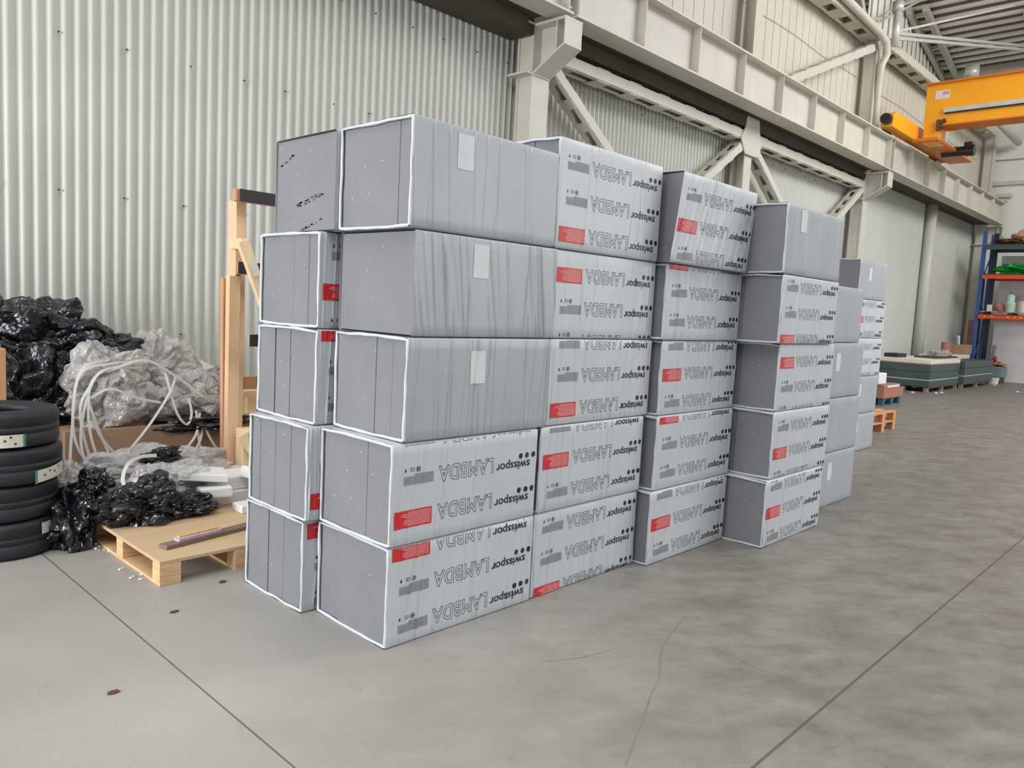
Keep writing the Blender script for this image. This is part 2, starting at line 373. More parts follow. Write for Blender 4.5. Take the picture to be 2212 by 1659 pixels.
# upper wall: flat panels with narrow ribs, seam flashing
uw = MB(); uw.box(-4, WX, WY - .01, WY + .06, 5.75, 8.85)
x = -3.9
while x < WX:
    uw.box(x, x + .03, WY - .02, WY, 5.8, 8.8); x += 0.333
uw.build('upper_cladding', M['panel'], wl)
sm = MB().tube([(8 + i * .5, WY - .035, 7.62 + .02 * math.sin(i * .9)) for i in range(47)], .007, 6)
sm.build('cable_run', M['steel_dull'], wl)
MB().box(WX, WX + .25, -16, WY + 2.4, 0, 11.6).build('wall_back', M['backwall']); struct(bpy.data.objects['wall_back'])
bw = bpy.data.objects['wall_back']
g = MB()
g.box(WX - .12, WX, -10, 7.2, 6.84, 6.98); g.box(WX - .12, WX, -10, 7.2, 7.72, 7.74)
g.build('girt', M['steel'], bw)
e_ = MB().box(WX - .35, WX - .05, -10, 9.4, 10.35, 11.0).build('eaves_beam', M['steel_dull'], bw)
# roof deck with ribs running across the hall, only over the far half
dk = MB().box(9, WX, 1.5, 9.9, 11.0, 11.15).build('ceiling', M['deck']); struct(dk)
rb = MB(); x = 9.3
while x < WX - .4:
    rb.box(x, x + .16, 1.6, 9.8, 10.93, 11.0); x += 0.62
rb.build('deck_rib', M['deck_rib'], dk)
# clerestory cladding above the long wall, seen past the top chord
cl = MB()
a, b = Vector((20.4, 7.75)), Vector((31.9, 9.35)); d = (b - a).normalized()
def cp(t, off=0): p = a + (b - a) * t; return (p.x + d.y * off, p.y - d.x * off)
p0, p1 = cp(0), cp(1)
cl.v += [(p0[0], p0[1], 8.4), (p1[0], p1[1], 8.4), (p1[0], p1[1], 10.95), (p0[0], p0[1], 10.95)]; cl.f.append([0, 1, 2, 3])
for i in range(17):
    q0 = cp(i / 16.2 + .01, .05); q1 = cp(i / 16.2 + .026, .05); k = len(cl.v)
    cl.v += [(q0[0], q0[1], 8.4), (q1[0], q1[1], 8.4), (q1[0], q1[1], 10.9), (q0[0], q0[1], 10.9)]; cl.f.append([k, k + 1, k + 2, k + 3])
cw = cl.build('wall_clerestory', M['deck_rib'], solid=.02); struct(cw)
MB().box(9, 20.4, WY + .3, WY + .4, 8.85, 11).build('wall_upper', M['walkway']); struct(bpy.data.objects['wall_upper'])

# ------------------------------------------------------------------ steelwork
def column(x, label, z1=8.7, upper=True):
    t = thing('steel_column', label, 'column', (x, 7.28, 0), 'steel columns along the long wall')
    s = MB(); s.box(x - .17, x + .17, 7.17, 7.20, 0, z1); s.box(x - .17, x + .17, 7.42, 7.45, 0, z1); s.box(x - .15, x + .15, 7.20, 7.42, 0, z1)
    s.build('shaft', M['steel'], t)
    st = MB()
    for z in (4.70, 5.32): st.box(x - .30, x + .17, 7.15, 7.5, z, z + .025)
    st.build('stiffener_plate', M['steel'], t)
    b = MB()
    b.box(x - .17, x + .17, 6.64, 7.17, 5.31, 5.345)                                   # top plate
    b.prism([(7.17, 4.70), (6.64, 5.0), (6.64, 5.03), (7.17, 4.735)], x - .17, x + .17, 'x')  # sloping lower flange
    b.prism([(7.17, 4.72), (6.66, 5.01), (6.66, 5.32), (7.17, 5.32)], x - .015, x + .015, 'x')
    b.box(x - .168, x + .168, 6.642, 6.658, 5.02, 5.312)
    b.box(x - .16, x + .16, 6.78, 6.80, 4.95, 5.312)
    b.build('bracket', M['steel'], t)
    MB().box(x - .1, x + .1, 6.7, 6.9, 5.345, 5.38).build('bearing_pad', M['steel_dull'], t)
    return t
column(7.80, 'beige steel column with bracket, left one behind the tall foam stacks')
column(19.80, 'beige steel column with bracket, right of the foam stacks below the crane')
column(31.55, 'beige steel column in the far corner beside the rack')
def post(x, z0, z1, label):
    t = MB(); t.box(x - .14, x + .14, 7.2, 7.22, z0, z1); t.box(x - .14, x + .14, 7.42, 7.44, z0, z1); t.box(x - .01, x + .01, 7.22, 7.42, z0, z1)
    return single(t, 'wall_post', M['steel'], label, 'post')
post(13.72, 0.0, 8.6, 'beige wall post midway between the two near columns')
post(25.8, 5.9, 8.6, 'beige wall post above the girder past the orange crane')
def girder(x0, x1, label):
    t = thing('runway_girder', label, 'girder', ((x0 + x1) / 2, 6.8, 5.38), 'crane runway girders')
    MB().box(x0, x1, 6.62, 6.98, 5.38, 5.41).build('bottom_flange', M['steel'], t)
    MB().box(x0, x1, 6.62, 6.98, 6.11, 6.14).build('top_flange', M['steel'], t)
    MB().box(x0, x1, 6.79, 6.81, 5.41, 6.11).build('web', M['steel'], t)
    n = max(1, round((x1 - x0) / 1.5))
    for i in range(n + 1):
        x = x0 + .06 + (x1 - x0 - .12) * i / n
        s = MB(); s.box(x - .008, x + .008, 6.645, 6.79, 5.41, 6.11); s.box(x - .008, x + .008, 6.81, 6.96, 5.41, 6.11); s.build('stiffener', M['steel'], t)
    if x1 < 30:
        for z in (5.5, 5.65, 5.8, 5.95): MB().tube([(x1 - .08, 6.72, z), (x1 + .06, 6.72, z)], .018, 6).build('bolt', M['steel_dull'], t)
    MB().box(x0, x1, 6.77, 6.83, 6.14, 6.19).build('rail', M['walkway'], t)
    return t
girder(-4.0, 7.76, 'riveted beige crane runway girder entering at the top left, ends on near bracket')
girder(7.84, 19.76, 'long beige crane runway girder above the foam stacks, between two brackets')
girder(19.84, 31.4, 'beige crane runway girder carrying the orange crane, ends at the back wall')
for x0, x1, lb in ((-4, 7.6, 'shade-dark walkway plate behind the top left girder'), (8, 19.6, 'shade-dark walkway plate behind the girder above the foam stacks'), (20, 31.3, 'shade-dark walkway plate behind the girder under the crane')):
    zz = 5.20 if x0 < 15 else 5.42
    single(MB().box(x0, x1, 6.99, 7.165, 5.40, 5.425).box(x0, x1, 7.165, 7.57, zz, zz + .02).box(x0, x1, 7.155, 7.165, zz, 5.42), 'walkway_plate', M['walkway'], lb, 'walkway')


def laced(name, p, q, hgt, gap, nb, label, y0=7.18, group=None, back=True, bw_=.3):
    """two parallel chords joined by batten plates"""
    t = thing(name, label, 'brace', ((p[0] + q[0]) / 2, y0, min(p[1], q[1])), group)
    P, Q = Vector((p[0], 0, p[1])), Vector((q[0], 0, q[1])); d = (Q - P).normalized(); nrm = Vector((-d.z, 0, d.x))
    for yy in (y0, y0 + gap):
        m_ = MB(); A = Vector((P.x, yy, P.z)); B = Vector((Q.x, yy, Q.z))
        m_.bar(A, B, .02, hgt, nrm)
        lip = nrm * (-hgt / 2)
        s_ = 1 if yy == y0 else -1
        m_.bar(A + lip + Vector((0, s_ * .035, 0)), B + lip + Vector((0, s_ * .035, 0)), .07, .012, nrm)
        m_.bar(A - lip + Vector((0, s_ * .035, 0)), B - lip + Vector((0, s_ * .035, 0)), .07, .012, nrm)
        m_.build('chord', M['steel'], t)
    for i in range(nb):
        u = (i + .5) / nb; c = P.lerp(Q, u); L = d * bw_ / 2
        for sgn in (-1, 1):
            a_ = c - L + nrm * (sgn * (hgt / 2 + .014)); b_ = c + L + nrm * (sgn * (hgt / 2 + .014))
            k = MB().bar((a_.x, y0 + gap / 2, a_.z), (b_.x, y0 + gap / 2, b_.z), gap, .012, nrm)
            k.build('batten', M['steel_dull'], t)
    return t
laced('tie_strut', (7.97, 5.06), (13.58, 5.06), .15, .26, 7, 'horizontal battened tie strut from the near column to the wall post')
laced('tie_strut', (13.86, 5.06), (19.63, 5.06), .15, .26, 7, 'horizontal battened tie strut from the wall post to the far column')
for (a, b, l) in (((8.0, 4.95), (13.6, 1.35), 'battened diagonal brace falling right from the near column'),
                  ((13.58, 4.95), (8.1, 1.35), 'battened diagonal brace falling left from the wall post, behind the third stack'),
                  ((13.86, 4.95), (19.5, 1.35), 'battened diagonal brace falling right from the wall post'),
                  ((19.6, 4.95), (13.9, 1.35), 'battened diagonal brace falling left from the column under the crane')):
    off = 0.0 if a[0] < b[0] else 0.0
    laced('diagonal_brace', a, b, .13, .24, 15, l, 7.18 + off, 'diagonal wall braces', bw_=.17)
gp = MB().prism([(13.3, 4.98), (13.5, 4.72), (13.95, 4.72), (14.15, 4.98), (14.0, 5.2), (13.9, 5.75), (13.55, 5.75), (13.45, 5.2)], 7.145, 7.165)
single(gp, 'gusset_plate', M['steel'], 'beige gusset plate where the braces meet on the wall post', 'plate')
# upper truss over the girder
laced('diagonal_brace', (14.6, 6.2), (19.5, 8.25), .15, .24, 8, 'slotted diagonal brace rising right above the girder to the roof chord', 7.18, 'upper wall braces', bw_=.5)
for x0, x1, lb in ((9, 19.6, 'perforated roof chord left of the downpipe'), (20.0, 31.2, 'perforated roof chord right of the downpipe')):
    laced('roof_chord', (x0, 8.52), (x1, 8.52), .2, .36, int((x1 - x0) / .85), lb, 7.1, 'roof chords', bw_=.5)
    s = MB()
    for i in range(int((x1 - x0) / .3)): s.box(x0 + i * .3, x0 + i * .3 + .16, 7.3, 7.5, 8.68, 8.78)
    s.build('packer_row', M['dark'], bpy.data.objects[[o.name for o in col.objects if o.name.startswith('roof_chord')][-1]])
single(MB().tube([(9, 6.98, 8.95), (19.2, 6.98, 8.45), (19.55, 6.96, 8.36), (19.75, 6.98, 8.12), (19.65, 7.05, 7.85), (19.72, 7.1, 7.4), (19.80, 7.12, 7.0), (19.8, 7.12, 6.2)], [.085] * 5 + [.07] * 3, 14), 'downpipe', M['steel'], 'beige downpipe with a bend beside the column above the crane', 'pipe', smooth=True)
t = thing('roof_outlet', 'grey vertical roof outlet pipe with a wide collar above the downpipe bend', 'pipe', (19.85, 6.85, 8.3), 'roof outlet pipes')
MB().tube([(19.82, 6.85, 8.3), (19.8, 6.85, 9.1)], .085, 14).build('pipe', M['galv'], t, smooth=True)
MB().tube([(19.8, 6.85, 9.08), (19.8, 6.85, 9.3)], .13, 14).build('collar', M['galv'], t, smooth=True)
t = thing('roof_outlet', 'grey capped roof outlet pipe seen just over the orange crane beam', 'pipe', (27.4, 7.1, 8.9), 'roof outlet pipes')
MB().tube([(27.4, 7.1, 8.5), (27.4, 7.1, 9.5)], .11, 14).build('pipe', M['galv'], t, smooth=True)
MB().tube([(27.4, 7.1, 9.45), (27.4, 7.1, 9.8)], .2, 14).build('collar', M['galv'], t, smooth=True)
def rod(p, q, r, lb, n=2):
    t = MB()
    for i in range(n): t.bar((p[0], p[1], p[2] + i * .11), (q[0], q[1], q[2] + i * .11), r, r)
    return single(t, 'tie_rod', M['galv'], lb, 'rod', 'roof tie rods')
rod((19.1, 7.2, 8.62), (23.1, 7.41, 10.5), .05, 'steep grey roof tie rod above the downpipe bend')
rod((19.9, 6.85, 8.66), (24.9, 5.6, 10.5), .05, 'upper grey roof tie rod crossing the ribbed deck', 1)
rod((19.9, 6.85, 8.5), (28.6, 6.04, 10.42), .07, 'lower twin roof tie rod running right over the crane beam')
def purlin(p, q, lb, wdt=.5, n=8):
    t = thing('roof_purlin', lb, 'purlin', tuple((Vector(p) + Vector(q)) / 2), 'laced roof purlins'); P, Q = Vector(p), Vector(q); d = (Q - P).normalized(); s = d.cross(Vector((0, 0, 1))).normalized()
    for k in (-1, 1): MB().bar(P + s * k * wdt / 2, Q + s * k * wdt / 2, .13, .2).build('chord', M['steel_dull'], t)
    for i in range(n):
        c = P.lerp(Q, (i + .5) / n); MB().bar(c - s * wdt / 2, c + s * wdt / 2, .12, .1).build('batten', M['steel_dull'], t)
purlin((24.5, 7.95, 10.8), (31.9, 8.95, 10.8), 'laced grey roof purlin beside the ribbed deck', .42, 7)
purlin((18.9, 7.9, 10.6), (20.4, 7.95, 9.0), 'laced grey roof purlin above the downpipe', .3, 4)
purlin((26.6, 5.45, 10.85), (31.9, 6.1, 10.85), 'laced grey roof purlin at the top right corner', .4, 4)
single(MB().tube([(26, 6.5, 8.35), (31.6, 6.5, 8.2)], .11, 12).tube([(27.6, 6.5, 8.3), (31.8, 5.0, 8.9)], .04, 8), 'roof_pipe', M['steel'], 'beige pipe under the orange crane beam near the back wall', 'pipe', smooth=True)
single(MB().tube([(26.0, 7.43, 0), (26.0, 7.43, 5.7)], .16, 18), 'drainpipe', M['cladding'], 'wide pale drainpipe standing against the long wall', 'pipe', smooth=True)
single(MB().box(31.6, 31.9, 6.55, 7.05, 6.38, 6.5).box(31.7, 31.95, 6.7, 6.9, 6.25, 6.38), 'end_stop', M['steel'], 'small pale steel end stop on the back wall over the girder end', 'end stop')

# ------------------------------------------------------------------ overhead crane
t = thing('overhead_crane', 'orange overhead crane bridge beam on end truck, top right', 'crane', (21.0, 6.6, 6.19))
XC = 20.9
gd = MB(); gd.box(XC, XC + .5, -4, 6.36, 6.58, 7.56); gd.build('bridge_girder', M['crane'], t)
MB().box(XC - .07, XC + .57, -4, 6.36, 7.56, 7.60).box(XC - .07, XC + .57, -4, 6.0, 6.55, 6.58).build('girder_flange', M['crane_d'], t)
MB().box(XC - .01, XC + .5, 5.98, 6.34, 6.18, 6.58).build('drop_end', M['crane'], t)
et = MB(); et.prism([(19.1, 6.26), (19.1, 6.52), (19.3, 6.62), (24.0, 6.62), (24.0, 6.26)], 6.48, 6.74); et.build('end_truck', M['crane'], t)
MB().box(20.7, 23.9, 5.95, 6.52, 6.2, 6.27).build('truck_plate', M['crane_d'], t)
MB().tube([(18.95, 6.6, 6.42), (19.12, 6.6, 6.42)], .12, 18).build('buffer', M['blackplastic'], t)
wh = MB()
for x in (19.7, 23.4): wh.tube([(x, 6.72, 6.3), (x, 6.88, 6.3)], .11, 18)
wh.build('wheel', M['walkway'], t)
mo = MB().tube([(22.4, 6.3, 6.22), (22.4, 5.75, 6.22)], .12, 16).tube([(22.4, 5.75, 6.22), (22.4, 5.55, 6.22)], .14, 16).box(22.3, 22.5, 5.6, 5.78, 6.3, 6.42)
mo.build('drive_motor', M['blackplastic'], t)
MB().box(XC - .06, XC - .005, -4, 5.93, 6.86, 6.96).build('cable_track', M['galv'], t)
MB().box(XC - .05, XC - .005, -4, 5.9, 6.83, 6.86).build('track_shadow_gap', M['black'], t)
lb = MB().box(XC - .008, XC - .001, 5.84, 6.16, 7.2, 7.4).build('rating_plate', M['label'], t)
k = MB()
for z in (7.3, 7.325, 7.35): k.box(XC - .011, XC - .007, 5.86, 6.0, z, z + .01)
k.build('rating_print', M['red'], lb)
MB().tube([(XC - .05, 6.02, 6.62), (XC - .05, 5.86, 6.68)], .05, 10).tube([(XC - .05, 6.02, 6.55), (XC - .05, 5.86, 6.5)], .05, 10).box(XC - .1, XC + .0, 5.98, 6.05, 6.45, 6.7).build('end_clamp', M['brown'], t)

# ------------------------------------------------------------------ lettering master rows (u to the left, v down: upside down on the face)
def text_mesh(s, outline=False, bold=0.0):
    cu = bpy.data.curves.new('t', 'FONT'); cu.body = s; cu.resolution_u = 3; cu.size = 1.0; cu.offset = bold
    if outline: cu.fill_mode = 'NONE'; cu.bevel_depth = 0.0125; cu.bevel_resolution = 0; cu.space_character = 1.12
    ob = bpy.data.objects.new('t', cu); col.objects.link(ob); dg = bpy.context.evaluated_depsgraph_get()
    me = bpy.data.meshes.new_from_object(ob.evaluated_get(dg)); bpy.data.objects.remove(ob)
    vs = [tuple(q.co) for q in me.vertices]; fs = [list(p.vertices) for p in me.polygons]
    xs = [a[0] for a in vs]; ys = [a[1] for a in vs]
    return vs, fs, (min(xs), max(xs), min(ys), max(ys))
def fit(tm, x0, x1, z0, z1, h01=None):
    """place text so that it fills x0..x1, z0..z1 on the face, turned upside down"""
    vs, fs, (a, b, c, d_) = tm
    if h01: c, d_ = h01
    out = [(x1 - (q[0] - a) / (b - a) * (x1 - x0), q[2] * .02, z1 - (q[1] - c) / (d_ - c) * (z1 - z0)) for q in vs]
    return out, fs
T_l = text_mesh('LAMBDA', True, 0.022); T_s = text_mesh('swisspor', False, 0.013)
row_black = MB(); row_out = MB(); row_grey = MB(); row_ce = MB(); row_red = MB(); row_line = MB()
vs, fs = fit(T_l, .285, .665, -.055, .027); row_out.v = vs; row_out.f = fs
vs, fs = fit(T_s, .685, .945, -.050, -.013, (0.0, .56)); row_black.v = vs; row_black.f = fs
def disc(mb, x, z, r, n=16):
    k = len(mb.v); mb.v += [(x + r * math.cos(2 * PI * i / n), 0, z + r * math.sin(2 * PI * i / n)) for i in range(n)]; mb.f.append(list(range(k, k + n)))
def rect(mb, x0, x1, z0, z1, y=0, nx=1):
    for i in range(nx):
        k = len(mb.v); a = x0 + (x1 - x0) * i / nx; b = x0 + (x1 - x0) * (i + 1) / nx
        mb.v += [(a, y, z0), (b, y, z0), (b, y, z1), (a, y, z1)]; mb.f.append([k, k + 1, k + 2, k + 3])
def fan(mb, x, z, r, n=20, rings=4):
    k = len(mb.v); mb.v.append((x, 0, z))
    for g in range(1, rings + 1):
        mb.v += [(x + r * g / rings * math.cos(2 * PI * i / n), 0, z + r * g / rings * math.sin(2 * PI * i / n)) for i in range(n)]
    for i in range(n):
        mb.f.append([k, k + 1 + i, k + 1 + (i + 1) % n])
        for g in range(rings - 1):
            a = k + 1 + g * n; b = a + n; mb.f.append([a + i, b + i, b + (i + 1) % n, a + (i + 1) % n])
for xx in (.872, .922, .972): fan(row_black, xx, .015, .0152)
for i in range(9):
    z = -.045 + i * .0058; rect(row_grey, .07 if i < 7 else .135, .255, z, z + .0036, 0, 30)
rect(row_grey, .07, .165, .0075 - .012, -.0035, 0, 12)
vs, fs = fit(text_mesh('CE', False), .108, .135, .018, .036); k = len(row_ce.v); row_ce.v += vs; row_ce.f += [[a + k for a in q] for q in fs]
k = len(row_ce.v)
for i in range(14):
    t0, t1 = 2 * PI * i / 14, 2 * PI * (i + 1) / 14; k = len(row_ce.v)
    row_ce.v += [(.158 + r_ * math.cos(t_), 0, .027 + r_ * math.sin(t_)) for r_, t_ in ((.013, t0), (.013, t1), (.0095, t1), (.0095, t0))]; row_ce.f.append([k, k + 1, k + 2, k + 3])
disc(row_ce, .158, .027, .005, 8); disc(row_ce, .08, .022, .0055, 8)
k = len(row_ce.v); row_ce.v += [(.0755, 0, .023), (.0845, 0, .023), (.08, 0, .038)]; row_ce.f.append([k, k + 1, k + 2])
rect(row_red, .022, .250, -.062, .022, 0, 40)
random.seed(5)
for i in range(9):
    z = -.052 + i * .0078; rect(row_line, .055 + (0 if i % 4 else .02) + random.uniform(0, .03), .242, z, z + .0026, 0, 30)
PITCH = 0.19

class Folds:
    def __init__(s, seed, n, amp, slant):
        r = random.Random(seed); s.L = []
        for i in range(n):
            x = r.uniform(.0, 1.0); w = r.uniform(.003, .0058)
            s.L.append((x, r.gauss(slant, .05), w, r.uniform(.45, 1.0) * 1.35 * amp * r.choice((1, 1, 1, -.4)), r.choice((-.3, -.3, r.uniform(0, .4))), r.choice((1.4, 1.4, r.uniform(.4, .8)))))
        s.seed = seed
    def h(s, x, z, H=.497):
        d = 0; u = z / H
        for x0, sl, w, a, u0, u1 in s.L:
            q = (x - x0 - sl * (z - .25)) / w
            if -3 < q < 3:
                e1 = min(1, max(0, (u - u0 + .25) * 4)); e2 = min(1, max(0, (u0 + u1 + .15 - u) * 4))
                d += a * math.exp(-abs(q) ** 1.5) * e1 * e2
        d += .0018 * noise.noise(Vector((x * 5, z * 3, s.seed)))
        return d

def face_mesh(src, zc, folds, depth_off, skew, H, name, m, parent, y0):
    vs = [(a, b, c + zc) for a, b, c in src.v]
    zs = [q[2] for q in vs]
    if min(zs) > H - .006 or max(zs) < .006: return None
    bm = bmesh.new(); bv = [bm.verts.new(q) for q in vs]
    for fc in src.f:
        try: bm.faces.new([bv[i] for i in fc])
        except Exception: pass
    for z, n in ((.005, (0, 0, -1)), (H - .005, (0, 0, 1))):
        bmesh.ops.bisect_plane(bm, geom=bm.verts[:] + bm.edges[:] + bm.faces[:], plane_co=(0, 0, z), plane_no=n, clear_outer=True)
    if not bm.faces: bm.free(); return None
    for it in range(2):
        ed = [q for q in bm.edges if q.calc_length() > .02]
        if not ed: break
        bmesh.ops.subdivide_edges(bm, edges=ed, cuts=1, use_grid_fill=False)
    for q in bm.verts:
        sx = skew * (1 - q.co.z / H)
        hm = max(folds.h(q.co.x + dx_, q.co.z, H) for dx_ in (-.0034, -.0017, 0, .0017, .0034))
        q.co = Vector((q.co.x + sx, y0 - hm - depth_off + q.co.y, q.co.z))
    me = bpy.data.meshes.new(name); bm.to_mesh(me); bm.free()
    o = bpy.data.objects.new(name, me); col.objects.link(o); me.materials.append(m); o.parent = parent; o['_w'] = parent['_w']
    return o

def package(key, X, Y, Z, label, group, red=None, joints=(), depth=.585, length=1.0, H=.493, sheet=None, nf=26, amp=.003, slant=0.05, yaw_=0, skew=0, plain=None, scuff=False, lip=True, over=0):
    t = thing('insulation_package', label, 'package', (X, Y, Z), group); t.rotation_euler.z = yaw_
    t['_w'] = (0.0, 0.0, 0.0); seed = sum(ord(c) * (i + 1) for i, c in enumerate(key)); R = random.Random(seed)
    ys = [0.004] + sorted(joints) + [depth - .004]
    for i in range(len(ys) - 1):
        g0 = 0 if i == 0 else .0014; g1 = 0 if i == len(ys) - 2 else (.0014 if (i + seed) % 2 else .0035)
        dx = R.uniform(-.004, .004) if len(ys) > 2 else 0
        MB().box(.010 + dx, length - .01, ys[i] + g0, ys[i + 1] - g1, .006, H - .006).build('foam_board', M['foam'], t, bevel=.002)
    F = Folds(seed, nf, amp, slant)
    # wrap: closed loop in (y, z), extruded along x
    loop = []; c = .012; NZ = 10
    for j in range(NZ + 1): loop.append((0, c + (H - 2 * c) * j / NZ, 1))
    loop += [(.004, H - .003, 0), (c, H, 0), (depth / 2, H + .001, 0), (depth - c, H, 0), (depth, H - c, 0), (depth, H / 2, 0), (depth, c, 0), (depth - c, 0, 0), (depth / 2, 0, 0), (c, 0, 0), (.004, .003, 0)]
    m = len(loop); NX = 330; mb = MB()
    for i in range(NX + 1):
        x = length * i / NX
        for (y, z, fr) in loop:
            yy = y - (F.h(x, z, H) if fr else 0); sx = skew * (1 - z / H) if y < c * 2 else skew * (1 - z / H) * max(0, 1 - y / .15)
            mb.v.append((x + sx - over * (1 if y < .1 else .0), yy, z))
    for i in range(NX):
        for j in range(m):
            a = i * m + j; b = i * m + (j + 1) % m; mb.f.append([a, a + m, b + m, b])
    pl = (red is None) if plain is None else plain
    fw = mb.build('film_wrap', M['film_plain'] if pl else M['film'], t, smooth=True)
    if lip:
        lp = MB(); pts = []
        per = [(0.0, .004), (0.0, H * .5), (0, H - .004), (depth * .33, H), (depth * .66, H), (depth, H - .004), (depth, H * .5), (depth, .004), (depth * .66, .0), (depth * .33, .0)]
        for i in range(len(per)):
            a, b = per[i], per[(i + 1) % len(per)]
            for k in range(7):
                u = k / 7; y = a[0] + (b[0] - a[0]) * u; z = a[1] + (b[1] - a[1]) * u
                w1 = .004 * noise.noise(Vector((y * 9, z * 9, seed))); inw = .006
                y += (inw if y < depth / 2 else -inw) * (1 if (y < .01 or y > depth - .01) else 0) + w1
                z += (inw if z < H / 2 else -inw) * (1 if (z < .01 or z > H - .01) else 0) + w1
                pts.append((.002 + .004 * noise.noise(Vector((y * 6, z * 6, seed + 4))) + (skew * (1 - z / H) if y < .05 else 0) - (over if y < .1 else 0), y, z))
        pts.append(pts[0])
        rs = [.0078 + .004 * noise.noise(Vector((p[1] * 7, p[2] * 7, seed + 9))) for p in pts]
        lp.tube(pts, rs, 6, False); le = lp.build('film_lip', M['lip'], fw, smooth=True)
        lp2 = MB().tube([(length - .003, p[1], p[2]) for p in pts], .004, 5, False); lp2.build('film_lip', M['lip'], fw, smooth=True)
    if red is not None:
        zr = red - Z
        parts = {'printed_lettering': (row_black, M['print']), 'outline_lettering': (row_out, M['stroke'])}
        for k in range(-4, 5):
            zc = zr + k * PITCH
            if zc < -.08 or zc > H + .08: continue
            face_mesh(row_black, zc, F, .0016, skew, H, 'printed_lettering', M['print'], fw, 0)
            face_mesh(row_out, zc, F, .0014, skew, H, 'outline_lettering', M['stroke'], fw, 0)
            if k % 3 == 0:
                rp_ = face_mesh(row_red, zc, F, .0016, skew, H, 'red_text_panel', M['red'], fw, 0)
                if rp_: face_mesh(row_line, zc, F, .0024, skew, H, 'fine_print', M['redline'], fw, 0)
            else:
                face_mesh(row_grey, zc, F, .0015, skew, H, 'fine_print_block', M['greyprint'], fw, 0)
                face_mesh(row_ce, zc, F, .0015, skew, H, 'conformity_marks', M['print'], fw, 0)
    if sheet:
        sx, sz, w_, h_ = sheet; sm_ = MB(); rect(sm_, 0, w_, 0, h_, 0, 14); sm_.v = [(a + sx, b, c_ - h_) for a, b, c_ in sm_.v]
        s_ = face_mesh(sm_, sz, F, .0016, skew, H, 'label_sheet', M['label'], fw, 0)
        if s_: s_['label'] = 'pale paper sheet stuck on the film'
    if scuff:
        for (y, z, ww, hh, n_) in ((.33, .14, .26, .022, 40), (.10, .36, .14, .012, 16), (.02 + .12, .30, .0, .0, 0), (.36, .012, .2, .012, 22)):
            sc_ = MB()
            for i in range(n_):
                u = R.random(); yy = depth - y + (u - .5) * ww - 0.0; zz = z + u * -.05 + .05 + R.uniform(-hh, hh) / 2
                disc_k = len(sc_.v); ra = R.uniform(.002, .009)
                sc_.v += [(.0085 + .0, yy + ra * 1.8 * math.cos(2 * PI * q / 7) * R.uniform(.6, 1.2), max(.01, zz + ra * .55 * math.sin(2 * PI * q / 7))) for q in range(7)]
                sc_.f.append(list(range(disc_k, disc_k + 7)))
            if n_: sc_.build('scuff_mark', M['ink'], t)
    t['_w'] = (float(X), float(Y), float(Z))
    return t

LV = ['bottom', 'second from bottom', 'middle', 'second from top', 'top']
h = .497
GA, GB, GC, GD, GE, GF, GG = ('packages in the rear left column', 'packages in the front left column', 'packages in the second printed column', 'packages in the third printed column', 'packages in the fourth printed column', 'packages in the plain column behind the fourth', 'packages in the farthest column')
# A: rear left column
for i, (X, Y, red, jn, ln) in enumerate(((2.105, 3.43, .455, (.21, .37), 'two dark board joints'), (2.10, 3.40, .62, (.18, .34, .5), 'one fine joint left of centre'), (2.15, 3.42, 1.49, (.12, .28, .43), 'two dark joints and a red patch on top edge'), (2.165, 3.44, 1.70, (.11, .26, .41), 'four boards and a red patch mid height'))):
    package('A%d' % i, X, Y, i * h, 'rear left column package, %s, %s' % (LV[i], ln), GA, red, jn, depth=.60, nf=34, amp=.004)
# B: front left column
package('B0', 2.18, 2.81, 0, 'printed grey foam package at the bottom of the nearest column, on the floor', GB, .485, (.42,), depth=.60, nf=44, amp=.0034, slant=.16, yaw_=-.01)
package('B1', 2.175, 2.80, h, 'printed grey foam package second from bottom in the nearest column', GB, .645, (.2, .33), depth=.59, nf=48, amp=.0034, slant=.16)
package('B2', 2.235, 2.795, 2 * h, 'plain grey wrapped package in the middle of the nearest column, creased film', GB, None, (.12, .25), depth=.585, sheet=(.40, .43, .105, .165), nf=34, amp=.0036, slant=.04)
package('B3', 2.26, 2.80, 3 * h, 'plain grey wrapped package second from top in the nearest column, slanting creases', GB, None, (), depth=.60, sheet=(.37, .46, .105, .165), nf=36, amp=.0048, slant=-.12, lip=False)
package('B4', 2.225, 2.80, 4 * h, 'smooth grey wrapped package on top of the nearest column, with pale sheet', GB, None, (.11,), depth=.565, sheet=(.27, .47, .105, .165), nf=13, amp=.0018, slant=-.02, H=.503)
package('T4', 2.20, 3.372, 4 * h, 'unprinted top package over the rear left column with dark scuffs on its end', GA, None, (), depth=.585, nf=10, scuff=True, H=.497, lip=False)
# C
for i, (X, Y, red, nf, ln) in enumerate(((3.205, 2.81, .035, 30, 'red panel at its lower edge'), (3.21, 2.80, .81, 36, 'red panel above its middle'), (3.26, 2.81, 1.10, 36, 'red panel at lower left'), (3.245, 2.81, 1.866, 16, 'red panel near its upper edge'), (3.235, 2.80, 2.088, 8, 'smooth film and red panel at lower left'))):
    package('C%d' % i, X, Y, i * h, 'printed package in the second column, %s, %s' % (LV[i], ln), GC, red, (.2, .4), nf=nf, amp=.003, slant=.05, H=.493 if i < 4 else .60)
